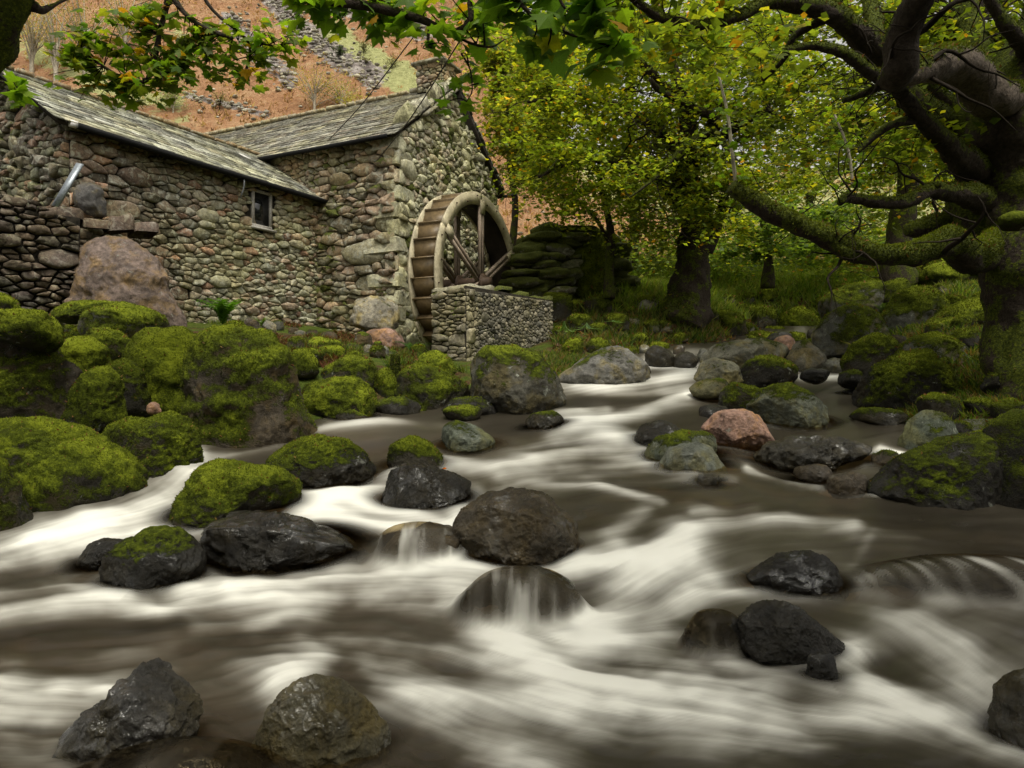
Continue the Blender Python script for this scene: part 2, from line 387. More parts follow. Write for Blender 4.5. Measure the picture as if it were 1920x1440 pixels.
# ------------------------------------------------------------ the stream surface: depth of the water line per picture row
_R = np.array([600, 620, 640, 660, 690, 720, 760, 800, 850, 900, 1000, 1100, 1200, 1300, 1440, 1720], float)
_Y = np.array([26, 20.5, 17, 14.5, 12, 10.2, 8.6, 7.4, 6.4, 5.6, 4.4, 3.6, 2.95, 2.45, 2.0, 1.35], float)
def _smooth_tab():
    rr = np.arange(600, 1721, 2.0); ly = np.interp(rr, _R, np.log(_Y))
    k = np.ones(25)/25; pad = np.concatenate([2*ly[0]-ly[12:0:-1], ly, 2*ly[-1]-ly[-2:-14:-1]])
    return rr, np.exp(np.convolve(pad, k, 'valid'))
_RR, _YY = _smooth_tab()
def Yw(row): return np.interp(row, _RR, _YY)
FALLS = [(330, 55, 895, 30, .75), (1095, 45, 768, 12, .8), (1250, 90, 678, 10, .7), (870, 50, 990, 40, .6), (1210, 170, 1095, 50, .7),
         (980, 110, 1125, 45, .6), (1760, 170, 1085, 25, .7), (720, 50, 905, 30, .6), (1440, 60, 640, 12, .7), (1080, 160, 835, 26, .5),
         (1650, 100, 1290, 45, .5), (730, 60, 1040, 22, .6), (1540, 50, 708, 10, .6), (300, 160, 1130, 30, .35), (1000, 200, 1250, 40, .35), (1600, 60, 905, 14, .5)]
def Ywf(px, row):
    r = np.array(row, float)
    for (c, w, m, h, s) in FALLS:
        r = r - s*(row-m)*np.exp(-((row-m)/h)**2)*np.exp(-((px-c)/w)**2)
    return Yw(r)
def wz(row): return CAMZ+(720-row)/F*Yw(row)

_LE = np.array([[600, 1455], [620, 1425], [640, 1370], [660, 1190], [690, 1170], [715, 1050], [745, 1030], [765, 880], [790, 560], [830, 400], [860, 340], [900, 240], [930, 215], [960, 40], [1000, -40], [1040, -400], [1720, -900]], float)
_RE = np.array([[600, 1565], [640, 1545], [680, 1600], [720, 1625], [770, 1640], [800, 1700], [850, 1740], [900, 1850], [960, 2000], [1000, 2300], [1100, 2600], [1720, 3000]], float)
def ledge(r): return np.interp(r, _LE[:, 0], _LE[:, 1])
def redge(r): return np.interp(r, _RE[:, 0], _RE[:, 1])

# ------------------------------------------------------------ terrain
ctl = []
def C(px, row, Y, dz=0.0): p = P(px, row, Y); ctl.append((p[0], p[1], p[2]+dz))
for r in (610, 630, 655, 690, 730, 780, 840, 900, 960, 1050, 1200, 1440, 1700):
    l, rr_ = ledge(r), redge(r)
    for k in (0.12, 0.5, 0.88):
        C(l+(rr_-l)*k, r, float(Yw(r)), -0.55)
    if r <= 970:
        C(l-35, r, float(Yw(r)), 0.06)
    if r <= 960: C(rr_+30, r, float(Yw(r)), 0.06)
for a in [(0, 850, 6.2), (120, 840, 6.6), (300, 800, 7.2), (-300, 820, 6.4), (-300, 950, 4.6), (0, 700, 8.2), (250, 700, 8.4), (450, 690, 8.8), (620, 690, 9.2), (750, 700, 9.6),
          (0, 600, 12.5), (-300, 590, 12), (100, 612, 12), (200, 622, 11.5), (350, 618, 13), (400, 612, 14), (600, 612, 17), (620, 640, 12.5), (740, 655, 15.5), (780, 672, 13.5), (860, 690, 12.6), (960, 672, 13), (1040, 655, 14.2),
          (600, 590, 21), (300, 560, 21), (0, 540, 21), (-400, 540, 20), (900, 655, 17), (860, 580, 21), (1000, 560, 19.5), (930, 545, 24), (1100, 600, 17), (1150, 585, 18.5), (1250, 592, 18), (1330, 585, 19.5), (1350, 565, 23), (1180, 545, 24),
          (1100, 505, 32), (1250, 500, 32), (1450, 520, 30), (1480, 560, 26), (1600, 520, 30), (1800, 490, 32), (2100, 490, 32), (700, 470, 34), (200, 470, 34), (-400, 470, 34),
          (1700, 700, 9.5), (1800, 740, 8), (1920, 760, 7), (1650, 660, 11), (1780, 625, 12), (1900, 600, 12.5), (1600, 590, 16), (1700, 560, 18), (1850, 545, 18), (1750, 525, 23), (1950, 520, 24),
          (2300, 700, 8), (2300, 900, 5), (2200, 600, 14), (1700, 500, 33), (2100, 1000, 4.3), (1850, 850, 6.4), (1950, 900, 5.5)]:
    C(*a)
for x in (-40, -20, 0, 20, 45): ctl.append((x, 42, 10.5)); ctl.append((x, 55, 17))
ctl = np.array(ctl)
def _tps_fit(c, lam=0.02):
    n = len(c); d = np.linalg.norm(c[:, None, :2]-c[None, :, :2], axis=2)
    K = np.where(d > 0, d*d*np.log(d+1e-9), 0)+np.eye(n)*lam
    Pm = np.hstack([np.ones((n, 1)), c[:, :2]])
    A = np.zeros((n+3, n+3)); A[:n, :n] = K; A[:n, n:] = Pm; A[n:, :n] = Pm.T
    return np.linalg.solve(A, np.concatenate([c[:, 2], np.zeros(3)]))
_W = _tps_fit(ctl)
def tps(x, y):
    x = np.asarray(x, float); y = np.asarray(y, float); s = _W[-3]+_W[-2]*x+_W[-1]*y
    for i, (cx, cy, _) in enumerate(ctl):
        d2 = (x-cx)**2+(y-cy)**2; s = s+_W[i]*0.5*d2*np.log(d2+1e-9)
    return s
def hill(x, y):
    r = x/np.maximum(y, 1)
    k = 0.34+0.62*(1-sstep(-0.12, 0.12, r))
    yy = np.maximum(y-34, 0)
    z = 7.0+yy*k*(0.75+0.25*sstep(0, 30, yy))
    p = np.stack([x*0.03, y*0.03, 0*x], -1)
    return z+fbm(p, 4, 3)*3.0*sstep(36, 70, y)+fbm(p*9, 4, 5)*0.7*sstep(34, 50, y)
def G(x, y):
    x = np.asarray(x, float); y = np.asarray(y, float)
    a = tps(x, np.minimum(y, 40)); b = hill(x, y); t = sstep(28, 37, y)
    n = fbm(np.stack([x*0.8, y*0.8, 0*x], -1), 4, 9)*0.10*sstep(5, 9, y)
    return a*(1-t)+b*t+n

def grid_faces(nr, nc, keep=None):
    i = np.arange(nr-1)[:, None]*nc+np.arange(nc-1)[None, :]
    f = np.stack([i, i+1, i+nc+1, i+nc], -1).reshape(-1, 4)
    if keep is not None: f = f[keep.reshape(-1)[f].all(1)]
    return f
def compact(V, f, arrs):
    used = np.unique(f); mp = -np.ones(len(V), int); mp[used] = np.arange(len(used))
    return V[used], mp[f], [a[used] for a in arrs]

ny, nx = 260, 300
gy = np.exp(np.linspace(math.log(0.5), math.log(34), ny)); gu = np.linspace(-1.25, 1.25, nx)
GX = gu[None, :]*(gy[:, None]+2.5); GYY = np.repeat(gy[:, None], nx, 1)
GZ = G(GX, GYY)
o = mk('ground', np.stack([GX, GYY, GZ], -1).reshape(-1, 3), grid_faces(ny, nx), M['ground'], smooth=True); tag(o, kind='structure')
hy = np.exp(np.linspace(math.log(34), math.log(190), 240)); HX = np.linspace(-1.25, 1.25, 420)[None, :]*(hy[:, None]+2.5); HY = np.repeat(hy[:, None], 420, 1)
HZ = G(HX, HY)
hpx = 960+F*HX/HY; hrow = 720-F*(HZ-CAMZ)/HY
def gauss_strokes(px, row, strokes, asp=1.0, p3=False):
    out = np.zeros_like(px)
    for pts, w, k in strokes:
        best = np.full(px.shape, 1e9)
        for (x0, y0), (x1, y1) in zip(pts[:-1], pts[1:]):
            dx, dy = x1-x0, (y1-y0)*asp; L = dx*dx+dy*dy+1e-9
            t = np.clip(((px-x0)*dx+(row-y0)*asp*dy)/L, 0, 1)
            best = np.minimum(best, (px-x0-t*dx)**2+((row-y0)*asp-t*dy)**2)
        g_ = k*np.exp(-best/(w*w)); out = out+g_**3 if p3 else np.maximum(out, g_)
    return out**(1/3) if p3 else out
scree = gauss_strokes(hpx, hrow, [([(480, -40), (560, 50), (620, 100), (700, 145)], 30, .85), ([(430, 40), (480, 90), (540, 150)], 26, .75), ([(560, -20), (800, 60)], 30, .7), ([(350, 178), (500, 215)], 9, .8)])
grassy = gauss_strokes(hpx, hrow, [([(610, 60), (700, 120), (800, 175)], 34, 1.0), ([(330, 60), (420, 120)], 26, .5), ([(640, 100), (760, 130)], 18, .8), ([(0, 60), (200, 160), (330, 200)], 50, .6), ([(1150, 300), (1500, 400), (2000, 400)], 130, .75)])
o = mk('hillside', np.stack([HX, HY, HZ], -1).reshape(-1, 3), grid_faces(240, 420), M['hill'], smooth=True, attrs={'scree': scree.reshape(-1), 'grassy': grassy.reshape(-1)}); tag(o, kind='structure')

# ------------------------------------------------------------ water
FOAM = [  # points in the picture, along the flow; half width; whiteness
 ([(1500, 616), (1440, 632), (1390, 655)], 14, .85), ([(1330, 660), (1225, 668), (1200, 688)], 12, .6), ([(1300, 690), (1205, 690)], 6, .9),
 ([(1310, 695), (1240, 716), (1150, 727), (1050, 730)], 16, 1.0), ([(1300, 735), (1200, 735), (1080, 745)], 14, .45), ([(1045, 772), (1135, 770)], 14, .9),
 ([(1290, 745), (1200, 775), (1110, 795), (1060, 800)], 16, .8), ([(1000, 790), (900, 795), (720, 796), (600, 810)], 9, .35),
 ([(1060, 790), (1130, 812), (1200, 840)], 26, .95), ([(1200, 858), (1100, 835), (1020, 860), (930, 872), (840, 868)], 24, .95), ([(1100, 790), (1000, 850), (950, 870)], 30, .7),
 ([(1300, 885), (1200, 870), (1050, 880), (940, 892)], 18, .55), ([(950, 905), (1020, 900), (1240, 880)], 12, .4),
 ([(1240, 945), (1100, 912), (980, 905), (900, 935), (862, 985)], 14, .6), ([(560, 832), (450, 850), (385, 862), (345, 895), (320, 925)], 14, .35),
 ([(375, 868), (335, 905), (300, 940)], 22, .9), ([(310, 935), (230, 965), (120, 1000), (0, 1035), (-200, 1070)], 36, 1.25), ([(380, 980), (250, 1000), (80, 1040)], 26, .8),
 ([(760, 868), (725, 895), (680, 930), (600, 945), (540, 958)], 22, .8), ([(540, 960), (650, 985), (760, 1000)], 18, .75), ([(640, 935), (700, 960), (830, 990)], 20, .5),
 ([(890, 925), (862, 960), (845, 1010), (830, 1050)], 20, .75), ([(735, 1035), (720, 1055)], 16, .6),
 ([(1080, 1068), (960, 1062), (820, 1062), (700, 1085), (560, 1095), (430, 1100)], 26, 1.0), ([(900, 1090), (700, 1110), (500, 1120), (350, 1110)], 36, .8), ([(400, 1100), (300, 1150), (200, 1130), (0, 1150), (-150, 1190)], 26, .6),
 ([(240, 1120), (120, 1095), (0, 1110)], 20, .5), ([(1290, 1050), (1200, 1070), (1120, 1060), (1060, 1062)], 24, 1.1), ([(1270, 1020), (1220, 1080), (1150, 1150), (1090, 1210)], 50, .85), ([(1330, 1080), (1280, 1120), (1240, 1170)], 40, .7),
 ([(870, 1120), (900, 1170), (960, 1230), (1080, 1280), (1200, 1300)], 42, 1.1), ([(860, 1130), (700, 1130), (560, 1150), (480, 1180)], 24, .55), ([(560, 1190), (600, 1230), (560, 1260), (520, 1300)], 34, .75),
 ([(620, 1190), (800, 1200), (950, 1260)], 24, .5), ([(0, 1280), (100, 1300), (190, 1290)], 44, .75), ([(0, 1350), (80, 1360)], 50, .45), ([(960, 1150), (880, 1130)], 26, .7),
 ([(1600, 990), (1470, 970), (1330, 988), (1265, 1010), (1250, 1060)], 20, .5), ([(1420, 950), (1300, 965)], 12, .4), ([(1600, 1060), (1640, 1000), (1720, 1010)], 12, .2),
 ([(1620, 1098), (1740, 1105), (1900, 1108), (2100, 1120)], 22, .9), ([(1660, 1120), (1740, 1180), (1800, 1250), (1840, 1330)], 60, .42), ([(1610, 1110), (1500, 1120), (1380, 1115), (1290, 1120)], 14, .5),
 ([(1590, 1220), (1640, 1290), (1720, 1330), (1830, 1370), (1960, 1420)], 34, .85), ([(1300, 1310), (1420, 1350), (1600, 1345), (1740, 1350)], 34, .6), ([(1100, 1220), (1300, 1260), (1400, 1300)], 60, .6),
 ([(700, 1240), (850, 1310), (1020, 1340), (1300, 1350), (1500, 1400)], 46, .55), ([(740, 1280), (900, 1400), (1000, 1450)], 60, .45), ([(1000, 1320), (1100, 1360), (1240, 1340)], 46, .55),
 ([(1400, 885), (1500, 908), (1600, 925), (1700, 935)], 7, .7), ([(1690, 862), (1650, 848), (1620, 872)], 9, .75), ([(1500, 712), (1580, 712)], 7, .6), ([(1600, 712), (1530, 745), (1440, 800)], 14, .18), ([(1400, 793), (1500, 797), (1555, 795)], 4, .8),
 ([(1210, 965), (1150, 1010), (1170, 1060)], 26, .3), ([(1600, 905), (1560, 912)], 10, .5), ([(1370, 1250), (1300, 1230)], 40, .4), ([(1160, 905), (1380, 905)], 10, .3)]
DARK = [([(1100, 960), (1250, 930), (1230, 1000)], 50, .8), ([(1650, 960), (1900, 1030)], 45, .9), ([(0, 1200), (120, 1190), (330, 1180)], 26, .85), ([(1300, 880), (1500, 950), (1700, 960)], 34, .4),
        ([(620, 1000), (700, 1015)], 26, .7), ([(400, 1380), (450, 1430), (800, 1430)], 60, .6), ([(350, 1225), (450, 1200), (560, 1170)], 18, .5), ([(640, 1250), (700, 1300)], 40, .5), ([(1350, 1280), (1500, 1290)], 40, .5),
        ([(580, 800), (450, 835)], 14, .7), ([(1080, 745), (1300, 752)], 8, .5), ([(1700, 780), (1450, 830), (1300, 860)], 24, .5), ([(1400, 1400), (1700, 1420)], 40, .35), ([(1060, 1180), (1080, 1200)], 16, .6), ([(960, 1100), (1060, 1130)], 22, .5)]
wr = np.concatenate([np.arange(598, 760, 1.5), np.arange(760, 1000, 2.0), np.arange(1000, 1720, 2.6)]); wc = np.arange(-700, 2660, 5.0)
WPX, WROW = np.meshgrid(wc, wr); asp = 1.9
foam = 0.70*gauss_strokes(WPX, WROW, FOAM, 1.3, True)+0.30*gauss_strokes(WPX, WROW, [(p, w*2.3, k) for p, w, k in FOAM], 1.3, True); dark = gauss_strokes(WPX, WROW, DARK, 1.3)
# flow directions from the strokes
_a0 = 2*math.atan2(.3, -1); fx = np.full(WPX.shape, .5*math.cos(_a0)); fy = np.full(WPX.shape, .5*math.sin(_a0)); wsum = np.full(WPX.shape, 0.35)
for pts, w, k in FOAM:
    for (x0, y0), (x1, y1) in zip(pts[:-1], pts[1:]):
        L = math.hypot(x1-x0, y1-y0); cx, cy = (x0+x1)/2, (y0+y1)/2
        g = np.exp(-(((WPX-cx)**2+((WROW-cy)*1.5)**2)/((L*0.75+w*1.6)**2)))*1.6
        a_ = 2*math.atan2(y1-y0, x1-x0); fx += g*math.cos(a_); fy += g*math.sin(a_); wsum += g
_th = np.arctan2(fy, fx)/2; fx, fy = np.cos(_th), np.sin(_th); _s = np.where(-fx+.3*fy < 0, -1, 1); fx, fy = fx*_s, fy*_s
_sx = 5.0
def bil(A, r, c):
    r = np.clip(r, 0, A.shape[0]-1.001); c = np.clip(c, 0, A.shape[1]-1.001)
    i = r.astype(int); j = c.astype(int); a = r-i; b = c-j
    return A[i, j]*(1-a)*(1-b)+A[i+1, j]*a*(1-b)+A[i, j+1]*(1-a)*b+A[i+1, j+1]*a*b
rowstep = np.gradient(wr)[:, None]
def lic(noise, steps, h):
    acc = noise.copy(); tot = 1.0
    for sg in (-1, 1):
        r = np.repeat(np.arange(len(wr), dtype=float)[:, None], len(wc), 1); c = np.repeat(np.arange(len(wc), dtype=float)[None, :], len(wr), 0)
        pu, pv = fx, fy
        for k in range(steps):
            ri = np.clip(r.round().astype(int), 0, len(wr)-1); cj = np.clip(c.round().astype(int), 0, len(wc)-1); u = fx[ri, cj]; v = fy[ri, cj]
            fl_ = np.where(u*pu+v*pv < 0, -1, 1); u, v = u*fl_, v*fl_; pu, pv = u, v; st = np.interp(r.reshape(-1), np.arange(len(wr)), rowstep[:, 0]).reshape(r.shape)
            c = c+sg*h*u/_sx; r = r+sg*h*v/st
            w = 0.5+0.5*math.cos(math.pi*k/steps); acc += w*bil(noise, r, c); tot += w
    return acc/tot
def nrmz(a): a = a-a.mean(); return a/(a.std()+1e-9)
fine = nrmz(lic(rng.random(WPX.shape), 16, 5.0))
coarse = nrmz(lic(fbm(np.stack([WPX*0.03, WROW*0.085, 0*WPX], -1), 3, 31), 14, 10.0))
soft = nrmz(fbm(np.stack([WPX*0.006, WROW*0.016, 0*WPX], -1), 3, 77))
sc = np.clip(Yw(WROW)/6, 0.3, 1)
st = 0.60*coarse+0.22*fine
fo = foam*(0.86+0.08*st+0.18*soft+0.08*nrmz(fbm(np.stack([WPX*0.02, WROW*0.04, 0*WPX], -1), 3, 78))) + 0.025 + 0.05*soft + 0.020*st
fo = fo - dark*0.28
# general mid-tone haze of moving water in the near stream
fo = fo + 0.04*sstep(1060, 1200, WROW)*(1-dark) - 0.05*sstep(720, 640, WROW) + 0.04*sstep(900, 1000, WROW)
fo = np.clip(1-np.exp(-1.95*np.clip(fo, 0, 2)), 0, 1)**1.42*np.clip(1+0.09*st+0.05*soft, .6, 1.3); fo = np.clip(fo, 0, 1)
veil = np.ones_like(fo)
WYd = Ywf(WPX, WROW)
WX = (WPX-960)/F*WYd; WZ = CAMZ+(720-WROW)/F*WYd
WZ = WZ + (0.022*foam + 0.0025*coarse + 0.014*soft)*np.clip(WYd/4, .5, 1.5)
WATER_ROCKS = []      # (x, y, rx, ry) footprints, filled when the rocks are laid out; the water thins to a veil over them
VEILS = []            # rocks with a thin sheet of water running over them
def build_water():
    global WZ
    thread = np.zeros_like(fo)
    for (x, y, zc, a, b, hz) in VEILS:
        q = ((WX-x)/(a*1.08))**2+((WYd-y)/(b*1.10))**2
        top = zc+hz*(1.03-0.62*q)+0.012
        m = sstep(1.55, 0.25, q); WZ = np.maximum(WZ, WZ*(1-m)+top*m); thread = np.maximum(thread, sstep(1.25, .7, q))
    v = np.ones_like(fo); ring_ = np.zeros_like(fo)
    for (x, y, a, b, soft_) in WATER_ROCKS:
        q = (np.sqrt(((WX-x)/a)**2+((WYd-y)/b)**2)-1)*min(a, b)
        v = np.minimum(v, sstep(-0.03, soft_, q)); ring_ = np.maximum(ring_, np.exp(-((q-.05)/(.05+.02*y*.2))**2)*np.clip(.5+.6*(WX < x)*1.0-.3*(WYd > y), 0, 1))
    thr = np.clip(0.5+0.75*fbm(np.stack([WX*26, WYd*3.0, 0*WX], -1), 3, 55), 0, 1)
    rn = np.clip(.45+.9*fbm(np.stack([WX*2.3, WYd*2.3, 0*WX], -1), 3, 91), 0, 1)*sstep(12, 6, WYd)
    f2 = np.clip(fo+.34*ring_*rn, 0, 1)*(1-thread*(1-0.25-0.6*sstep(.3, 1.0, thr)))
    v2 = np.clip(0.0+v, 0, 1)
    v2 = v2*(1-thread)+thread*np.clip(0.06+0.36*sstep(.25, 1.0, thr)+0.35*fo, 0.03, .85)
    deep = 0.72+0.28*sstep(0.05, 0.4, fo)-0.16*dark
    v2 = np.clip(v2*deep, 0, 1)
    keep = (WPX > ledge(WROW)[...]-70) & (WPX < redge(WROW)+70)
    V = np.stack([WX, WYd, WZ], -1).reshape(-1, 3)
    f = grid_faces(len(wr), len(wc), keep)[:, ::-1]
    V2, f2i, (a1, a2, a3) = compact(V, f, [f2.reshape(-1), v2.reshape(-1), np.clip(0.5+0.2*st, 0, 1).reshape(-1)])
    o = mk('stream_water', V2, f2i, M['water'], smooth=True, attrs={'foam': a1, 'veil': a2, 'streak': a3}); tag(o, kind='structure')
    s = 3
    bx, by, bz = WX[::s, ::s], WYd[::s, ::s], WZ[::s, ::s]
    q = np.stack([bx*4, by*4, 0*bx], -1)
    bz = bz-0.17*np.clip(by/5, .5, 1.6)+0.05*fbm(q, 3, 8)
    kb = keep[::s, ::s]
    f = grid_faces(bx.shape[0], bx.shape[1], kb)[:, ::-1]
    V2, fi, _ = compact(np.stack([bx, by, bz], -1).reshape(-1, 3), f, [])
    o = mk('stream_bed', V2, fi, M['bed'], smooth=True); tag(o, kind='structure')

# ------------------------------------------------------------ rubble masonry
def clip_poly(poly, nx_, ny_, c):
    """keep the part where nx*x+ny*y <= c"""
    out = []; n = len(poly)
    for i in range(n):
        a = poly[i]; b = poly[(i+1) % n]; da = nx_*a[0]+ny_*a[1]-c; db = nx_*b[0]+ny_*b[1]-c
        if da <= 0: out.append(a)
        if (da < 0 < db) or (db < 0 < da):
            t = da/(da-db); out.append((a[0]+t*(b[0]-a[0]), a[1]+t*(b[1]-a[1])))
    return out
def inpoly(p, poly):
    s = False; n = len(poly)
    for i in range(n):
        (x0, y0), (x1, y1) = poly[i], poly[(i+1) % n]
        if (y0 > p[1]) != (y1 > p[1]) and p[0] < (x1-x0)*(p[1]-y0)/(y1-y0)+x0: s = not s
    return s
def cells(poly, size, asp, r, tilt=0.0, tries=9000):
    """irregular stones that fill a convex polygon: size(u,v) gives the wanted height of a stone, asp its width over height"""
    xs = [p[0] for p in poly]; ys = [p[1] for p in poly]
    pts = []; ws = []
    cellg = {}
    for _ in range(tries):
        u = r.uniform(min(xs), max(xs)); v = r.uniform(min(ys), max(ys))
        if not inpoly((u, v), poly): continue
        s = size(u, v)*r.choice([0.45, 0.7, 1.0, 1.2, 1.5, 2.0], p=[.26, .22, .2, .14, .12, .06])
        ok = True; gi, gj = int(u*2), int(v*2)
        for a in range(gi-2, gi+3):
            for b in range(gj-2, gj+3):
                for (pu, pv, ps) in cellg.get((a, b), ()):
                    if math.hypot((u-pu)/asp, v-pv) < 0.48*(s+ps): ok = False; break
                if not ok: break
            if not ok: break
        if ok: cellg.setdefault((gi, gj), []).append((u, v, s)); pts.append((u/asp, v)); ws.append((s*0.5)**2)
    A = np.array(pts); Wt = np.array(ws); out = []
    pol = [(p[0]/asp, p[1]) for p in poly]
    for i in range(len(A)):
        d = np.hypot(A[:, 0]-A[i, 0], A[:, 1]-A[i, 1]); nb = np.argsort(d)[1:22]
        c = list(pol)
        for j in nb:
            dx, dy = A[j]-A[i]; L2 = dx*dx+dy*dy
            k = 0.5*(L2+Wt[i]-Wt[j])+dx*A[i, 0]+dy*A[i, 1]
            c = clip_poly(c, dx, dy, k)
            if len(c) < 3: break
        if len(c) >= 3:
            cc = [(x*asp, y) for x, y in c]
            area = 0.5*abs(sum(cc[k][0]*cc[(k+1) % len(cc)][1]-cc[(k+1) % len(cc)][0]*cc[k][1] for k in range(len(cc))))
            if area > 0.0012: out.append((cc, area))
    return out

def stone_geo(poly, O, U, Vv, N, r, joint=0.012, bulge=0.06, back=0.10):
    """one stone from a cell outline: a rounded, uneven block standing proud of the wall face"""
    p = np.array(poly); c = p.mean(0)
    q = []
    n = len(p)
    for i in range(n):                       # cut the corners once
        a, b = p[i], p[(i+1) % n]
        if np.linalg.norm(b-a) < 0.02: q.append((a+b)/2); continue
        q.append(a*0.90+b*0.10); q.append(a*0.10+b*0.90)
    p = np.array(q); n = len(p)
    if n > 12: p = p[np.linspace(0, n-1, 12).astype(int)]; n = 12
    rad = np.linalg.norm(p-c, axis=1); k = np.maximum(rad-joint, rad*0.55)/np.maximum(rad, 1e-6)
    p = c+(p-c)*(k*(1+r.normal(0, 0.05, n)))[:, None]
    sz = math.sqrt(max(rad.mean(), 0.01))
    h = bulge*r.uniform(0.2, 1.0)*min(1.3, rad.mean()/0.13)+0.012
    tl = r.normal(0, 0.16, 2)
    def lift(pp, s, hh): 
        s2 = c+(pp-c)*s; d = hh+((s2-c)@tl)
        return O+np.outer(s2[:, 0], U)+np.outer(s2[:, 1], Vv)+np.outer(d, N)
    off = c+r.normal(0, 0.12, 2)*rad.mean()
    V = np.vstack([lift(p, 1.0, np.full(n, -back)), lift(p, 1.0, np.full(n, h*0.62)), lift(p+(off-c)*0.15, 0.84, h*(1+r.normal(0, .16, n))), lift(off[None], 1.0, np.array([h*r.uniform(.9, 1.1)]))])
    Fs = []
    for a in (0, 1):
        for i in range(n):
            j = (i+1) % n; Fs.append((a*n+i, a*n+j, (a+1)*n+j, (a+1)*n+i))
    for i in range(n): Fs.append((2*n+i, 2*n+(i+1) % n, 3*n))
    # orientation: make the outside face along N
    v = V[3*n]; a, b = V[2*n], V[2*n+1]
    if np.dot(np.cross(b-a, v-a), N) < 0: Fs = [f[::-1] for f in Fs]
    return V, Fs

def masonry(parent, faces, mat, nparts, pal, r, name='stone', smooth=False, joint=0.008):
    """faces: list of dict(O,U,V,N,poly,size,asp,hole,pal,moss,bulge); largest nparts stones become parts, the rest one stuff mesh"""
    allc = []
    for f in faces:
        for cc, area in cells(f['poly'], f['size'], f.get('asp', 1.7), r, tries=f.get('tries', 9000)):
            c = np.mean(cc, 0)
            if f.get('hole') and f['hole'](c[0], c[1]): continue
            allc.append((area, cc, f))
    allc.sort(key=lambda t: -t[0])
    rest = MB()
    for i, (area, cc, f) in enumerate(allc):
        V, Fs = stone_geo(cc, f['O'], f['U'], f['V'], f['N'], r, joint=f.get('joint', joint), bulge=f.get('bulge', 0.06), back=f.get('back', 0.08))
        c = np.mean(cc, 0); pl = f['pal'](c[0], c[1], r) if callable(f.get('pal')) else f['pal'][r.integers(len(f['pal']))]
        colr = np.array(pl)*r.uniform(0.65, 1.35)
        ms = f['moss'](c[0], c[1], r) if f.get('moss') else 0.0
        if i < nparts:
            mk(name, V, Fs, mat if not f.get('mat') else f['mat'], parent, colr, ms, smooth)
        else: rest.add(V, Fs, colr, ms)
    if rest.n:
        o = rest.build(name, mat, parent, smooth); o['kind'] = 'stuff'
    return len(allc)

def quad(name, pts, mat, parent, thick, n):
    """a slab: polygon pts extruded back along -n by thick"""
    pts = np.array(pts, float); k = len(pts); V = np.vstack([pts, pts-np.asarray(n)*thick])
    Fs = [tuple(range(k)), tuple(range(2*k-1, k-1, -1))]+[(i, i+k, (i+1) % k+k, (i+1) % k) for i in range(k)]
    if np.dot(np.cross(pts[1]-pts[0], pts[2]-pts[1]), n) < 0: Fs = [f[::-1] for f in Fs]
    return mk(name, V, Fs, mat, parent, (0.05, 0.045, 0.035), 0.0)

def slates(parent, O, U, S, N, L, H, r, nmax, row_h, w, mat, pal, start=0, name='slate', thick=0.022):
    """courses of slates on a slope: O eave corner, U along the eave, S up the slope, N normal"""
    allp = []; v = -0.06; k = 0
    while v < H:
        hh = row_h*(1-0.45*v/H)*r.uniform(0.9, 1.1); u = -0.04-r.uniform(0, w)
        sag = r.uniform(-0.006, 0.006)
        while u < L+0.04:
            ww = w*r.uniform(0.6, 1.5); u1 = min(u+ww, L+0.05); u0 = max(u, -0.05)
            if u1-u0 > 0.03: allp.append((u0, u1-0.006, v+r.normal(0, 0.012), hh*1.9, sag+r.normal(0, 0.003), r.normal(0, 0.012)))
            u += ww
        v += hh; k += 1
    r.shuffle(allp); allp.sort(key=lambda t: -round((t[1]-t[0])*8))
    rest = MB()
    for i, (u0, u1, v0, hh, dz, tw) in enumerate(allp):
        b = MB(); v1 = min(v0+hh, H+0.02)
        lo = thick*1.5+dz; hi = 0.004
        a = O+U*u0+S*v0+N*(lo+0.004); bb = O+U*u1+S*(v0+tw)+N*(lo+r.normal(0, .002)); c = O+U*u1+S*v1+N*hi; d = O+U*u0+S*v1+N*hi
        V = [a, bb, c, d, a-N*thick, bb-N*thick, c-N*thick*0.5, d-N*thick*0.5]
        Fs = [(0, 1, 2, 3), (7, 6, 5, 4), (0, 4, 5, 1), (1, 5, 6, 2), (2, 6, 7, 3), (3, 7, 4, 0)]
        if np.dot(np.cross(bb-a, c-bb), N) < 0: Fs = [f[::-1] for f in Fs]
        colr = np.array(pal[r.integers(len(pal))])*r.uniform(0.5, 1.5)
        if i < nmax: mk(name, V, Fs, mat, parent, colr, 0.0)
        else: rest.add(V, Fs, colr, 0.0)
    if rest.n: o = rest.build(name, mat, parent); o['kind'] = 'stuff'

def ang(deg): a = math.radians(deg); return np.array([math.sin(a), math.cos(a), 0.0])
ZU = np.array([0, 0, 1.0])
br = np.random.default_rng(21)

# ------------------------------------------------------------ mill: corner, gable running away to the right, long side running left
Gd = ang(25.0); Ed = np.array([-Gd[1], Gd[0], 0])           # gable direction, eave direction (to the left)
GN = np.array([Gd[1], -Gd[0], 0]); EN = -Gd                # outward normals of gable and of long side
C0 = P(744, 0, 16.4); C0[2] = 0
zB, zE, gl = CAMZ+0.6, CAMZ+6.02, 5.25                     # base, eave, gable length
apex = CAMZ+8.0
mill = empty('mill_building', 'tall stone mill house with slate roof and chimney, the waterwheel turning against its gable', 'mill')
def at(b, d, u, z): v = b+d*u; v = v.copy(); v[2] = z; return v
bk = MB()
LM = 9.2
wallV = [at(C0, Gd, 0, zB), at(C0, Gd, gl, zB), at(C0, Gd, gl, zE-0.1), at(C0, Gd, gl/2, apex-0.12), at(C0, Gd, 0, zE-0.1)]
wallB = [v+Ed*LM for v in wallV]
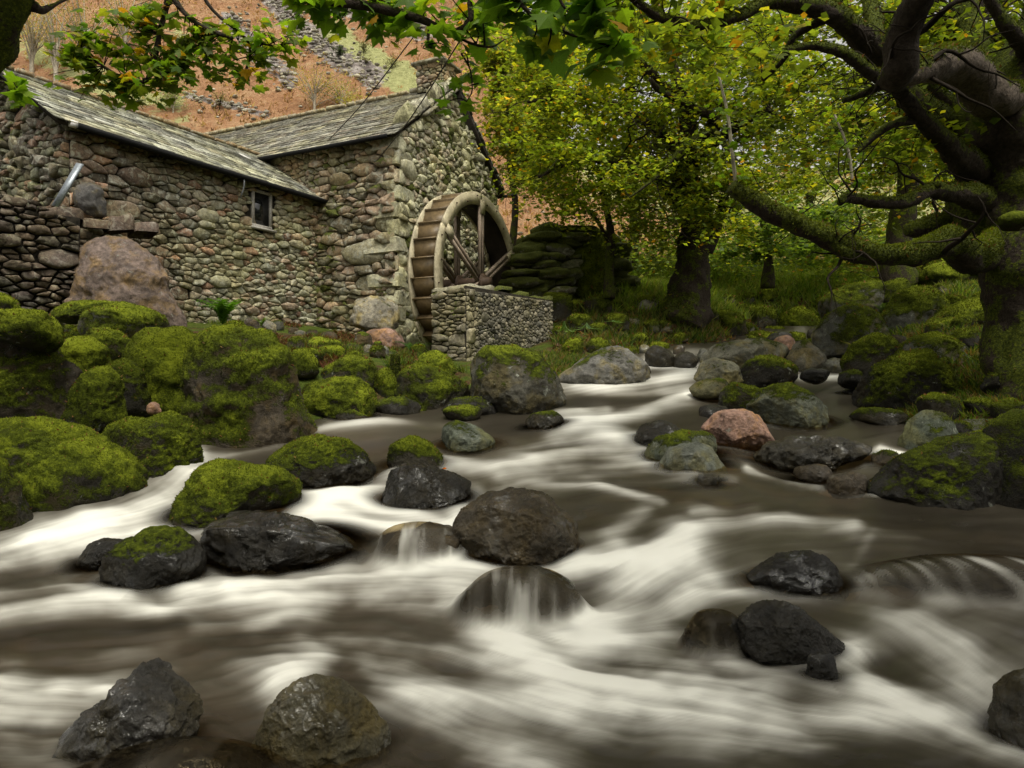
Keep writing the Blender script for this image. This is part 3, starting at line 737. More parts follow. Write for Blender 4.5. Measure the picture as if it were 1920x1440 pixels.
o = mk('wall', np.array(wallV+wallB), [(0, 1, 2, 3, 4), (9, 8, 7, 6, 5), (0, 5, 6, 1), (1, 6, 7, 2), (2, 7, 8, 3), (3, 8, 9, 4), (4, 9, 5, 0)], M['mortar'], mill, (0.05, 0.045, 0.035), 0.0)
Oc = np.array([C0[0], C0[1], zB])
PAL_G = [(0.42, 0.40, 0.30), (0.54, 0.52, 0.40), (0.34, 0.32, 0.25), (0.44, 0.37, 0.30), (0.26, 0.24, 0.18)]
PAL_L = [(0.24, 0.19, 0.135), (0.27, 0.20, 0.15), (0.21, 0.19, 0.135), (0.29, 0.21, 0.16), (0.17, 0.145, 0.105)]
PAL_W = [(0.23, 0.16, 0.13), (0.20, 0.17, 0.13), (0.22, 0.22, 0.17), (0.17, 0.14, 0.12), (0.26, 0.24, 0.19), (0.27, 0.16, 0.12)]
gm = lambda u, v, r: 0.25+0.35*max(0, (u-2.4)/2.8)+ (0.5 if r.random() < 0.10 else 0)-0.1
def opening(u, v): return 4.0 < u < 4.45 and 2.55 < v < 3.45
faces = [
 dict(O=Oc+GN*0.02, U=Gd, V=ZU, N=GN, poly=[(0.0, 0), (gl, 0), (gl, zE-zB-0.12), (gl/2, apex-zB-0.15), (0.0, zE-zB-0.12)], size=lambda u, v: 0.16 if u > 0.7 else 0.24, asp=1.5, pal=PAL_G, moss=gm, bulge=0.075, mat=M['stone_gable'], hole=opening),
 dict(O=Oc+EN*0.02, U=Ed, V=ZU, N=EN, poly=[(0.0, 0), (2.6, 0), (2.6, zE-zB-0.1), (0.0, zE-zB-0.1)], size=lambda u, v: 0.30 if u < 0.9 else 0.2, asp=2.0, pal=PAL_L, moss=lambda u, v, r: 0.12+(0.25 if u > 1.7 else 0)+(0.4 if r.random() < .08 else 0), bulge=0.11),
 dict(O=Oc+EN*0.02, U=Ed, V=ZU, N=EN, poly=[(2.6, 3.6), (5.6, 3.6), (5.6, zE-zB-0.1), (2.6, zE-zB-0.1)], size=lambda u, v: 0.19, asp=1.5, pal=PAL_L, moss=lambda u, v, r: 0.25, bulge=0.08)]
n1 = masonry(mill, faces, M['stone'], 290, None, br)
# stepped quoins give the corner its outline
for k in range(13):
    z0 = zB+0.05+k*0.41; hh = 0.37*br.uniform(.8, 1.05); lu, le = (0.75, 0.4) if k % 2 else (0.42, 0.85)
    lu *= br.uniform(.8, 1.2); le *= br.uniform(.8, 1.2); e = 0.11*br.uniform(.6, 1.2)
    o_ = C0+GN*e*0.9+EN*e; o_[2] = z0
    bm = bmesh.new(); bmesh.ops.create_cube(bm, size=1)
    bmesh.ops.bevel(bm, geom=bm.edges[:], offset=0.07, segments=1, affect='EDGES', profile=0.6)
    me = bpy.data.meshes.new('quoin')
    for v in bm.verts:
        a, b, c = v.co.x+0.5, v.co.y+0.5, v.co.z+0.5
        w = o_+Gd*(a*lu-e*0.5*0)+Ed*(b*le)+ZU*(c*hh)
        w = w+fbm(np.array([[w[0]*4, w[1]*4, w[2]*4]]), 4, 40+k)[0]*0.12*np.array([1, 1, .6])
        v.co = Vector(w)
    bm.normal_update(); bmesh.ops.recalc_face_normals(bm, faces=bm.faces[:]); bm.to_mesh(me); bm.free()
    pass
    a_ = me.attributes.new('col', 'FLOAT_COLOR', 'POINT'); cc = np.array(PAL_G[br.integers(5)])*br.uniform(.7, 1.2)
    for d_ in a_.data: d_.color = (*cc, 1)
    a_ = me.attributes.new('moss', 'FLOAT', 'POINT')
    for d_ in a_.data: d_.value = 0.25 if br.random() < .3 else 0.05
    me.materials.append(M['stone']); q_ = bpy.data.objects.new('quoin', me); COL.objects.link(q_); q_.parent = mill
# roof: visible slope over the long side; the far slope behind the gable
rise = apex-zE+0.10; run = gl/2
sl = np.array([Gd[0]*run, Gd[1]*run, rise]); SL = np.linalg.norm(sl); Sv = sl/SL
Nf = np.cross(Ed, Sv); Nf = Nf if Nf[2] > 0 else -Nf
OE = C0-Gd*0.28-Ed*0.12; OE[2] = zE-0.28*rise/run+0.02
roof = quad('roof', [OE, OE+Ed*(LM), OE+Ed*LM+Sv*(SL+0.33), OE+Sv*(SL+0.33)], M['darkwood'], mill, 0.07, Nf)
PALS = [(0.25, 0.24, 0.21), (0.34, 0.32, 0.28), (0.15, 0.14, 0.125), (0.23, 0.20, 0.17)]
slates(roof, OE, Ed, Sv, Nf, LM, SL+0.30, br, 280, 0.20, 0.34, M['slate'], PALS)
Sv2 = np.array([-Gd[0]*run, -Gd[1]*run, rise])/SL; N2 = np.cross(Ed, Sv2); N2 = N2 if N2[2] > 0 else -N2
OF = C0+Gd*(gl+0.28)-Ed*0.16; OF[2] = zE-0.28*rise/run+0.02
roof2 = quad('roof', [OF, OF+Ed*LM, OF+Ed*LM+Sv2*(SL+0.33), OF+Sv2*(SL+0.33)], M['darkwood'], mill, 0.09, N2)
# rough edge of slates seen along the right verge
eb = MB(); s = 0
while s < SL+0.2:
    w_ = br.uniform(.1, .2); e0 = OF+Sv2*s-Ed*br.uniform(.0, .07)+N2*0.02
    eb.box(e0, Sv2*w_*1.5, Ed*0.5, N2*br.uniform(.02, .045), (0.06, 0.06, 0.045)); s += w_
eb.build('verge_slates', M['slate'], roof2)
# ridge stones and coping along the near verge
for k in range(26):
    b = MB(); u = k*0.36; p0 = OE+Sv*(SL+0.26)+Ed*u
    w1 = 0.33*br.uniform(.8, 1.05)
    b.box(p0-Gd*0.16-ZU*0.03, Ed*w1, Gd*0.34, ZU*br.uniform(.06, .1), (0.36, 0.30, 0.22)); b.build('ridge_stone', M['stone'], roof)
s = 1.25
while s < SL+0.2:
    L_ = br.uniform(.28, .5); b = MB(); e0 = OE+Sv*s+Nf*0.03-Ed*0.05
    poly = [(0, 0), (L_, 0.02), (L_*0.95, .32), (0.05, .30)]
    V, Fs = stone_geo(poly, e0, Sv, Ed, Nf, br, bulge=0.22, back=.03)
    mk('coping_stone', V, Fs, M['stone_gable'], roof, np.array((0.30, 0.28, 0.24))*br.uniform(.7, 1.2), 0.2, True); s += L_*br.uniform(.9, 1.3)
e0 = OE+Sv*0.75+Nf*0.0-Ed*0.05
V, Fs = stone_geo([(0, 0), (.42, 0), (.42, .55), (0, .5)], e0, Sv, Ed, Nf, br, bulge=0.26, back=.03)
mk('coping_stone', V, Fs, M['stone_gable'], roof, (0.30, 0.29, 0.22), 0.25, True)
# slab courses along the raking gable top
for k in range(7):
    s0 = 1.5+k*0.33; e0 = OE+Sv*s0-Ed*0.12+Nf*(-0.14)
    b = MB(); b.box(e0, Sv*0.42*br.uniform(.8, 1.1), Ed*0.4, Nf*br.uniform(.05, .09), (0.22, 0.20, 0.16)); b.build('verge_slab', M['slate'], roof)
# chimney
ch = C0+Gd*(gl/2-0.1)+Ed*0.45; cz = apex-0.15
chim = MB(); 
chb = at(ch, Gd, -0.33, cz)-Ed*0.38
chim.box(chb, Gd*0.74, Ed*0.78, ZU*0.74, (0.05, 0.045, 0.035)); chimney = chim.build('chimney', M['mortar'], roof)
for (o2, u2, n2, L2) in ((chb, Gd, -Ed, .74), (chb, Ed, -Gd, .78), (chb+Gd*.74, Ed, Gd, .78)):
    masonry_cells = cells([(0, 0), (L2, 0), (L2, .74), (0, .74)], lambda u, v: 0.13, 1.9, br, tries=900)
    g_ = MB()
    for cc, ar in masonry_cells:
        V, Fs = stone_geo(cc, o2, u2, ZU, n2, br, bulge=.05, back=.02); g_.add(V, Fs, np.array(PAL_L[br.integers(5)])*br.uniform(.9, 1.5), 0.15)
    g_.build('chimney_stones', M['stone'], chimney, True)
cp = MB(); cp.box(chb-Gd*.12-Ed*(-.0)-Ed*.12+ZU*0.74, Gd*.98, Ed*1.02, ZU*.07, (0.16, 0.14, 0.11)); cp.box(chb-Gd*.02+ZU*0.815-Ed*.02, Gd*.5, Ed*.8, ZU*.06, (0.2, 0.18, 0.14))
cp.build('chimney_cap', M['slate'], chimney)
# gutter of the mill eave, stub on the far side, opening with a render lining
g0 = OE-Gd*0.07; g0[2] -= 0.05
V, Fs, _ = tube([g0+Ed*0.15, g0+Ed*2.5-ZU*.01, g0+Ed*5.6], .055, 8, 3); mk('gutter', V, Fs, M['gutter'], roof)
g1 = OF+Gd*.06; V, Fs, _ = tube([g1+Ed*0.6-ZU*.03, g1-Ed*0.05-ZU*.03, g1-Ed*.38-ZU*.02], .05, 8, 2); mk('gutter', V, Fs, M['gutter'], roof2)
w0 = Oc+Gd*3.95+ZU*2.5
lin = MB(); lin.box(w0+GN*0.02, Gd*.12, GN*.10, ZU*1.0, (.4, .4, .35)); lin.box(w0+GN*.02+Gd*.12, Gd*.42, GN*.03, ZU*.95, (.4, .4, .35)); lin.build('render_lining', M['plaster'], mill)
lin = MB(); lin.box(w0-Gd*.08+ZU*.98+GN*.02, Gd*.75, GN*.14, ZU*.07, (.15, .14, .12)); lin.build('lintel', M['slate'], mill)

# ------------------------------------------------------------ low wing: wall runs from far right to near left
Wd = ang(30.5); WN = np.array([Wd[1], -Wd[0], 0])
Wf = P(604, 0, 17.55); Wf[2] = 0; WL = 6.05; W0 = Wf-Wd*WL
wzB, wzE = CAMZ+0.75, CAMZ+4.72
wing = empty('low_wing', 'low stone outbuilding with long sagging slate roof left of the mill', 'outbuilding')
Bd = np.array([-Wd[1], Wd[0], 0])            # into the building (left, away)
sp_, rs_ = 2.05, 1.30
wv = [at(W0, Bd, 0, wzB), at(W0, Bd, 2*sp_, wzB), at(W0, Bd, 2*sp_, wzE), at(W0, Bd, sp_, wzE+rs_), at(W0, Bd, 0, wzE)]
wb = [v+Wd*(WL+0.15) for v in wv]
mk('wall', np.array(wv+wb), [(4, 3, 2, 1, 0), (5, 6, 7, 8, 9), (1, 6, 5, 0), (2, 7, 6, 1), (3, 8, 7, 2), (4, 9, 8, 3), (0, 5, 9, 4)], M['mortar'], wing, (0.05, 0.045, 0.035), 0.0)
Wo = np.array([W0[0], W0[1], wzB])
WH = wzE-wzB
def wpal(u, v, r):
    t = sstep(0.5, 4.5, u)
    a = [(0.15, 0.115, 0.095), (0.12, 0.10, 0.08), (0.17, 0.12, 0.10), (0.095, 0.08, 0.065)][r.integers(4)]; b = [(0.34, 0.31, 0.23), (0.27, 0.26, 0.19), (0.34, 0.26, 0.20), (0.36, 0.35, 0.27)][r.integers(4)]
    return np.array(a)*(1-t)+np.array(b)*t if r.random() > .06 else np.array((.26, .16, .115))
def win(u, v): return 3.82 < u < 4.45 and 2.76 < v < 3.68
def bould(u, v): return u < 1.9 and v < 1.75 and v < 1.75-0.35*max(0, u-1.0)
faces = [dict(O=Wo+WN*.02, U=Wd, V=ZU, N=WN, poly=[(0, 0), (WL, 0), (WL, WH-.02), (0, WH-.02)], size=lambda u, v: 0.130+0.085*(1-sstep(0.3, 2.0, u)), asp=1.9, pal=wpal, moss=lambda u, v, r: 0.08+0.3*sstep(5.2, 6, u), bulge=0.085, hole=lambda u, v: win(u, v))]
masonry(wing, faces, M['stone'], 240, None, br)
# near gable end, darker and rougher
Ge = dict(O=Wo-Wd*.02+Bd*0, U=Bd, V=ZU, N=-Wd, poly=[(0, 0), (2*sp_, 0), (2*sp_, WH), (sp_, WH+rs_-.05), (0, WH)], size=lambda u, v: 0.19, asp=1.8, pal=[(0.12, 0.10, 0.085), (0.16, 0.14, 0.11), (0.20, 0.13, 0.10), (.15, .15, .11)], moss=lambda u, v, r: 0.22, bulge=0.12)
masonry(wing, [Ge], M['stone'], 55, None, br)
# window
fo_ = Wo+Wd*3.86+ZU*2.81+WN*0.045
wf = MB(); fc = (0.33, 0.31, 0.27)
for (a, b, w_, h_) in ((0, 0, .55, .07), (0, .80, .55, .06), (0, .07, .06, .73), (.49, .07, .06, .73)):
    wf.box(fo_+Wd*a+ZU*b-WN*.05, Wd*w_, WN*.09, ZU*h_, fc)
window = wf.build('window', M['frame'], wing)
sl_ = MB(); sl_.box(fo_-Wd*.05-ZU*.05, Wd*.66, WN*.12, ZU*.048, fc); sl_.build('sill', M['frame'], window)
pn = MB(); pn.box(fo_+Wd*.06+ZU*.07-WN*.03, Wd*.43, WN*.02, ZU*.73, (.01, .01, .01)); pn.build('pane', M['glass'], window)
ss = np.array([Bd[0]*sp_, Bd[1]*sp_, rs_]); SW = np.linalg.norm(ss); Ws = ss/SW; Nw = np.cross(Wd, Ws); Nw = Nw if Nw[2] > 0 else -Nw
ow = W0-Wd*0.32-Bd*0.26; ow[2] = wzE-0.26*rs_/sp_+0.03
wroof = quad('roof', [ow, ow+Wd*(WL+0.45), ow+Wd*(WL+0.45)+Ws*(SW+.3), ow+Ws*(SW+.3)], M['darkwood'], wing, 0.09, Nw)
slates(wroof, ow, Wd, Ws, Nw, WL+0.42, SW+.28, br, 290, 0.19, 0.30, M['slate'], [(0.27, 0.27, 0.25), (0.40, 0.40, 0.37), (0.15, 0.15, 0.14), (0.32, 0.30, 0.27), (0.46, 0.46, 0.43)])
for k in range(20):
    b = MB(); p0 = ow+Ws*(SW+.24)+Wd*(k*.335)
    b.box(p0-Bd*.14-ZU*.02, Wd*.31*br.uniform(.85, 1.05), Bd*.3, ZU*br.uniform(.05, .085), (0.28, 0.20, 0.13)); b.build('ridge_stone', M['stone'], wroof)
Ws2 = np.array([-Bd[0]*sp_, -Bd[1]*sp_, rs_])/SW; Nw2 = np.cross(Wd, Ws2); Nw2 = Nw2 if Nw2[2] > 0 else -Nw2
ow2 = W0-Wd*.32+Bd*(2*sp_+.26); ow2[2] = ow[2]
quad('roof', [ow2, ow2+Wd*(WL+.45), ow2+Wd*(WL+.45)+Ws2*(SW+.3), ow2+Ws2*(SW+.3)], M['slate'], wing, .09, Nw2)
g0 = ow-Bd*.07-ZU*.06
V, Fs, _ = tube([g0+Wd*0.3, g0+Wd*2.5-ZU*.02, g0+Wd*4.6-ZU*.01, g0+Wd*(WL+.3)], .062, 8, 3); mk('gutter', V, Fs, M['gutter'], wroof)
V, Fs, _ = tube([g0+Wd*3.75-ZU*.02, g0+Wd*3.76-ZU*.2+WN*.0, g0+Wd*3.76-ZU*.45-WN*.12], .018, 6, 2); mk('gutter_bracket', V, Fs, M['iron'], wroof)
b = MB(); b.box(g0+Wd*.18-ZU*.03, Wd*.12, Bd*.09, ZU*.10, (.7, .7, .7)); b.build('gutter_end', M['white'], wroof)
fl = P(448, 290, 17.1); b = MB(); b.box(fl, Wd*.35-ZU*.05, -Bd*.14-ZU*.06, ZU*.04, (.8, .8, .8)); b.build('flashing', M['white'], wroof)

# field wall that leans against the near end
fw = empty('tumbled_wall', 'dark tumbled dry stone wall left of the wing, below its gable end', 'wall')
fwd = ang(52.0); q0 = P(-190, 0, 10.3); q0[2] = CAMZ+0.55; q1 = P(150, 0, 11.9); q1[2] = q0[2]
fd = q1-q0; fL = np.linalg.norm(fd); fd /= fL; fN = np.array([fd[1], -fd[0], 0]); fN = fN if fN[1] < 0 else -fN
b = MB(); b.box(q0-fN*.7, fd*fL, fN*.7, ZU*2.3, (.03, .03, .03)); b.build('core', M['mortar'], fw)
f1 = dict(O=q0, U=fd, V=ZU, N=fN, poly=[(0, 0), (fL, 0), (fL, 2.15), (fL*.7, 2.5), (0, 2.45)], size=lambda u, v: 0.17, asp=1.9, pal=[(.09, .07, .065), (.13, .10, .09), (.07, .06, .055), (.16, .12, .11)], moss=lambda u, v, r: .1, bulge=.16, joint=.02)
f2 = dict(O=q0+fd*fL, U=-fN, V=ZU, N=fd, poly=[(0, 0), (.7, 0), (.7, 2.1), (0, 2.15)], size=lambda u, v: 0.22, asp=1.4, pal=[(.10, .08, .07), (.14, .11, .09)], moss=lambda u, v, r: .1, bulge=.14)
masonry(fw, [f1, f2], M['stone_dark'], 150, None, br, joint=.018)
for k in range(9):
    V, Fs = stone_geo([(0, 0), (.42, 0), (.42, .55), (0, .55)], q0+fd*(k*.40)-fN*.62+ZU*2.32, fd, fN, ZU, br, bulge=.13, back=.1)
    mk('cope_stone', V, Fs, M['stone_dark'], fw, np.array((.11, .08, .07))*br.uniform(.7, 1.3), .1, True)

# ------------------------------------------------------------ pier wall before the wheel
pier = empty('wheel_pit_wall', 'low dry stone wall with moss capped top standing before the waterwheel', 'wall')
p0 = P(874, 0, 13.1); p0[2] = CAMZ+0.0; pd = ang(36.7); pN = np.array([pd[1], -pd[0], 0]); pL = 2.95; pH = 1.86
pe = np.array([-pN[0], -pN[1], 0])*1.0; pleft = np.array([-pd[1], pd[0], 0]); pw = .86
b = MB(); b.box(p0, pd*pL, pleft*pw, ZU*pH, (.05, .045, .04)); b.build('core', M['mortar'], pier)
PALP = [(.17, .155, .125), (.12, .11, .09), (.21, .19, .155), (.085, .08, .07), (.25, .22, .18)]
f1 = dict(O=p0, U=pd, V=ZU, N=pN, poly=[(.22, 0), (pL, 0), (pL, pH-.02), (.22, pH-.08)], size=lambda u, v: .095, asp=1.15, pal=PALP, moss=lambda u, v, r: .12, bulge=.055, joint=.008, tries=14000)
f2 = dict(O=p0, U=pleft, V=ZU, N=-pd, poly=[(.0, 0), (pw, 0), (pw, pH-.05), (.0, pH-.05)], size=lambda u, v: .13, asp=2.6, pal=[(.22, .19, .145), (.17, .15, .12), (.27, .24, .19)], moss=lambda u, v, r: .2, bulge=.07, joint=.012)
f3 = dict(O=p0, U=pd, V=ZU, N=pN, poly=[(.0, 0), (.22, 0), (.22, pH-.05), (.0, pH-.05)], size=lambda u, v: .15, asp=1.2, pal=[(.27, .24, .19), (.2, .18, .14)], moss=lambda u, v, r: .1, bulge=.07, joint=.01)
masonry(pier, [f1, f2, f3], M['stone_dark'], 285, None, br)
for k in range(10):
    u = k*.30; V, Fs = stone_geo([(0, 0), (.33, -.03), (.34, pw*.98), (0, pw)], p0+pd*u+ZU*(pH-.03)-pN*.02+pd*(-.03), pd, pleft, ZU, br, bulge=.07, back=.03)
    mk('cope_stone', V, Fs, M['stone_dark'], pier, np.array((.27, .25, .20))*br.uniform(.8, 1.2), .05 if k < 3 else .8, False)

# ------------------------------------------------------------ waterwheel
wheel = empty('waterwheel', 'large cream rimmed wooden waterwheel with brown bucket boards beside the gable', 'waterwheel')
Rw, Ri, NB, ww_ = 2.14, 1.85, 30, 0.66
wc_ = P(902, 530, 16.75)
def wp(a, rr_, off): return wc_+Gd*(math.cos(a)*rr_)+ZU*(math.sin(a)*rr_)+GN*off
def ring(r0, r1, o0, o1, seg=72, a0=0, a1=2*math.pi):
    V = []; n = seg+1
    for i in range(n):
        a = a0+(a1-a0)*i/seg
        V += [wp(a, r0, o0), wp(a, r1, o0), wp(a, r1, o1), wp(a, r0, o1)]
    Fs = []
    for i in range(seg):
        for j in range(4): k = (j+1) % 4; Fs.append((i*4+j, (i+1)*4+j, (i+1)*4+k, i*4+k))
    Fs.append((0, 1, 2, 3)); Fs.append((seg*4+3, seg*4+2, seg*4+1, seg*4))
    return V, Fs
for off in (0.0, -ww_):
    for s_ in range(6):
        V, Fs = ring(Ri, Rw, off-.024, off+.024, 14, math.radians(30+60*s_)+.004, math.radians(90+60*s_)-.004); mk('rim_segment', V, Fs, M['rim'], wheel)
V, Fs = ring(Ri+.03, Ri+.06, -ww_+.036, -.036); mk('sole_lining', V, Fs, M['darkwood'], wheel)
for k in range(NB):
    a = 2*math.pi*k/NB+.07; da = 2*math.pi/NB
    b = MB()
    q = [wp(a, Rw-.03, -.037), wp(a+da*.97, Rw-.17, -.037), wp(a+da*.97, Rw-.20, -.037), wp(a, Rw-.06, -.037)]
    V = q+[v-GN*(ww_-.074) for v in q]
    b.add(V, [(0, 1, 2, 3), (7, 6, 5, 4), (0, 4, 5, 1), (1, 5, 6, 2), (2, 6, 7, 3), (3, 7, 4, 0)], (.2, .13, .07)); b.build('bucket_board', M['board'], wheel)
    b = MB(); q = [wp(a+.012, Rw-.0, -.037), wp(a+.004, Ri+.062, -.037), wp(a-.012, Ri+.062, -.037), wp(a-.004, Rw-.0, -.037)]
    V = q+[v-GN*(ww_-.074) for v in q]
    b.add(V, [(0, 1, 2, 3), (7, 6, 5, 4), (0, 4, 5, 1), (1, 5, 6, 2), (2, 6, 7, 3), (3, 7, 4, 0)], (.3, .22, .14)); b.build('bucket_divider', M['board'], wheel)
def beam(p, q, w, d, nrm):
    t = (q-p)/np.linalg.norm(q-p); s = np.cross(t, nrm); b = MB(); b.box(p-s*w/2-nrm*d/2, q-p, s*w, nrm*d, (.3, .25, .2)); return b
for off in (-.0, -ww_):
    for s_ in range(6):
        a = math.radians(30+60*s_)
        for sg in ((-1, 1) if True else (0,)):
            sh = np.cross(wp(a, 1, 0)-wc_, GN)*0.06*sg
            beam(wp(a, .16, off)+sh, wp(a, Ri+.02, off)+sh, .075, .07, GN).build('spoke', M['spoke'], wheel)
        b = beam(wp(a, Ri-.2, off+.045), wp(a, Ri+.12, off+.045), .22, .02, GN); b.build('rim_plate', M['rim'], wheel)
    V, Fs = ring(.0, .22, off+.05, off+.09, 32); mk('hub_plate', V, Fs, M['rust'], wheel)
V, Fs, _ = tube([wc_+GN*.25, wc_-GN*.8, wc_-GN*1.9], .13, 14, 2); mk('axle', V, Fs, M['rust'], wheel)
for k in range(24):
    a = 2*math.pi*(k+.5)/24; V, Fs, _ = tube([wp(a, (Rw+Ri)/2+.06*(-1)**k, .03), wp(a, (Rw+Ri)/2+.06*(-1)**k, .055)], .018, 6, 1); mk('bolt', V, Fs, M['rust'], wheel)

# ------------------------------------------------------------ cables and leaning steel strip
for (a, b, lab) in (((708, 300, 16.2), (885, 40, 9.5), 'thin black cable rising from the mill corner to the tree above'), ((604, 275, 18.0), (790, 50, 11.5), 'thin black cable crossing the slates behind the mill corner')):
    A, B_ = P(*a), P(*b); mid = (A+B_)/2-ZU*.12
    V, Fs, _ = tube([A, mid, B_], .011, 5, 8); tag(mk('overhead_cable', V, Fs, M['wire']), lab, 'cable')
A = P(96, 385, 11.2); B_ = P(143, 305, 11.6); b = MB(); t_ = (B_-A); s_ = np.cross(t_/np.linalg.norm(t_), np.array([0, -1.0, 0]))*.11
b.box(A, t_, s_, np.array([.01, .04, 0]), (.3, .33, .36)); tag(b.build('steel_strip', M['metal']), 'bent galvanised steel strip leaning under the wing gutter', 'steel strip')

# ------------------------------------------------------------ boulders
_ico = {}
def ico(level):
    if level not in _ico:
        bm = bmesh.new(); bmesh.ops.create_icosphere(bm, subdivisions=level, radius=1.0)
        V = np.array([v.co[:] for v in bm.verts]); Fc = np.array([[v.index for v in f.verts] for f in bm.faces]); bm.free()
        _ico[level] = (V, Fc)
    return _ico[level]
RC = {'dark': (0.036, 0.032, 0.022), 'grey': (0.105, 0.105, 0.085), 'brown': (0.060, 0.048, 0.033), 'pink': (0.24, 0.15, 0.115), 'green': (0.10, 0.115, 0.085), 'pale': (0.17, 0.16, 0.13), 'black': (0.017, 0.015, 0.011)}
TUFT = []
def boulder(name, label, poly, row_base=None, Y=None, kind='grey', moss=0.5, wet=0.0, depth=0.85, group=None, seed=0, level=5, facet=0.5, water=False, cat='boulder', tufts=None, rough=1.0, soft=0.13, veil=False):
    if wet >= .5 and moss > 0: moss -= .22
    poly = np.array(poly, float)
    x0, x1 = poly[:, 0].min(), poly[:, 0].max(); y0, y1 = poly[:, 1].min(), poly[:, 1].max()
    if row_base is None: row_base = y1
    wpx = x1-x0; hpx_ = y1-y0
    if Y is None:
        Yb = float(Yw(min(row_base, 1700))); Y = Yb+0.42*depth*wpx/F*Yb
    cx, cy = (x0+x1)/2, y0*.45+y1*.55
    # outline radius as a function of angle
    a = np.arctan2(cy-poly[:, 1], poly[:, 0]-cx); rr = np.hypot(poly[:, 0]-cx, poly[:, 1]-cy)
    k = np.argsort(a); a = a[k]; rr = rr[k]
    aa = np.concatenate([a-2*np.pi, a, a+2*np.pi]); r3 = np.concatenate([rr, rr, rr])
    dense = np.linspace(-np.pi, np.pi, 145)
    pxs = np.interp(dense, aa, r3)
    # straight edges between the points rather than spirals: use cartesian interpolation
    pts = np.stack([cx+r3*np.cos(aa), cy-r3*np.sin(aa)], 1)
    R = []
    for d in dense:
        dirv = np.array([math.cos(d), -math.sin(d)]); best = 0
        for i in range(len(pts)-1):
            p, q = pts[i]-[cx, cy], pts[i+1]-[cx, cy]; e = q-p; den = dirv[0]*e[1]-dirv[1]*e[0]
            if abs(den) < 1e-9: continue
            t = (p[0]*e[1]-p[1]*e[0])/den; s = (p[0]*dirv[1]-p[1]*dirv[0])/den
            if t > 0 and -1e-6 <= s <= 1+1e-6: best = max(best, t)
        R.append(best if best > 0 else pxs[0])
    R = np.array(R); R = np.convolve(np.concatenate([R[-4:-1], R, R[1:4]]), np.ones(5)/5, 'same')[3:-3]
    V, Fc = ico(level)
    r2 = np.sqrt(V[:, 0]**2+V[:, 2]**2); th = np.arctan2(V[:, 2], V[:, 0])
    Rv = np.interp(th, dense, R)
    low = sstep(0.0, -0.9, V[:, 2]); Rv = Rv*(1+0.55*low)        # runs on below ground or water
    s = Y/F
    D = wpx*s*0.5*depth
    hD = max(D, 0.25*wpx*s)
    fat = 1/np.sqrt(np.maximum(1-0.75*np.minimum(V[:, 2]-0.15, 0)**2, .3))
    W = np.stack([V[:, 0]*Rv*s, V[:, 1]*hD*fat, V[:, 2]*Rv*s], 1)
    # broad facets
    r = np.random.default_rng(seed+100); n = np.linalg.norm(W, axis=1)+1e-9; dirs = W/n[:, None]
    L = np.abs(W).max()
    cut = np.ones(len(W))
    for i in range(int(14)):
        m = r.normal(size=3); m /= np.linalg.norm(m); m[1] = -abs(m[1])*1.2; m /= np.linalg.norm(m)
        dmax = (W@m).max(); off = dmax*r.uniform(0.72, 0.93); pr = W@m
        ex = np.maximum(pr-off, 0); W = W-(ex*facet)[:, None]*m
    q = W/L
    o3 = np.array([seed*3.1, seed*1.7, seed*0.9])
    nn = W/(np.linalg.norm(W, axis=1)[:, None]+1e-9)
    disp = fbm(q*1.6+o3, 4, seed)*0.08+(-np.abs(fbm(q*2.6+o3, 5, seed+9, 0.6))*0.17+0.04)+fbm(q*9+o3, 4, seed+3)*0.026*rough
    W = W+nn*(disp*L)[:, None]
    ctr = P(cx, cy, Y)
    V2 = W+ctr
    # face and vertex normals
    fn = np.cross(V2[Fc[:, 1]]-V2[Fc[:, 0]], V2[Fc[:, 2]]-V2[Fc[:, 0]]); vn = np.zeros_like(V2)
    for j in range(3): np.add.at(vn, Fc[:, j], fn)
    vn /= np.linalg.norm(vn, axis=1)[:, None]+1e-9
    hrel = (V2[:, 2]-(ctr[2]-(y1-cy)*s))/(hpx_*s)
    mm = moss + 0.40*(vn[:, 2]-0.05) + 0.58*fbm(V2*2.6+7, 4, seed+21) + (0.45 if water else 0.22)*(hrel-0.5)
    mm = mm if moss > 0 else np.full(len(V2), -1.0)
    wetv = np.clip(np.full(len(V2), wet)+(0.5*sstep(0.35, 0.05, hrel) if water else 0), 0, 1)
    # moss cushions stand proud
    mthick = sstep(0.5, 0.9, mm)*(0.012+0.012*vnoise(V2*14, 5))*min(1.5, L)
    V2 = V2+vn*mthick[:, None]
    colr = np.array(RC[kind] if isinstance(kind, str) else kind)
    colr = colr*r.uniform(0.85, 1.15)
    cv = np.tile(colr, (len(V2), 1))
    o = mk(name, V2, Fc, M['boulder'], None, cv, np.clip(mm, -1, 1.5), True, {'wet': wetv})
    tag(o, label, cat, group)
    if veil: VEILS.append((ctr[0], ctr[1], ctr[2], wpx*s*0.5, hD, (cy-y0)*s))
    elif water: WATER_ROCKS.append((ctr[0], ctr[1], wpx*s*0.47, hD*0.95, soft*min(1.5, max(.5, Y/4))))
    nt = tufts if tufts is not None else int(min(22000, wpx*hpx_*0.22)) if moss > 0.3 else int(min(4000, wpx*hpx_*0.05)) if moss > 0.12 else 0
    if nt > 60:
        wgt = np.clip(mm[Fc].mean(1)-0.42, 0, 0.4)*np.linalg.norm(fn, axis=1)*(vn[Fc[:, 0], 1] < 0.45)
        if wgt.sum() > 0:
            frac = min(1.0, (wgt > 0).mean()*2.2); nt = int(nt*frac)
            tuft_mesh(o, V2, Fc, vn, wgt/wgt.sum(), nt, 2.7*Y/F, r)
    return o
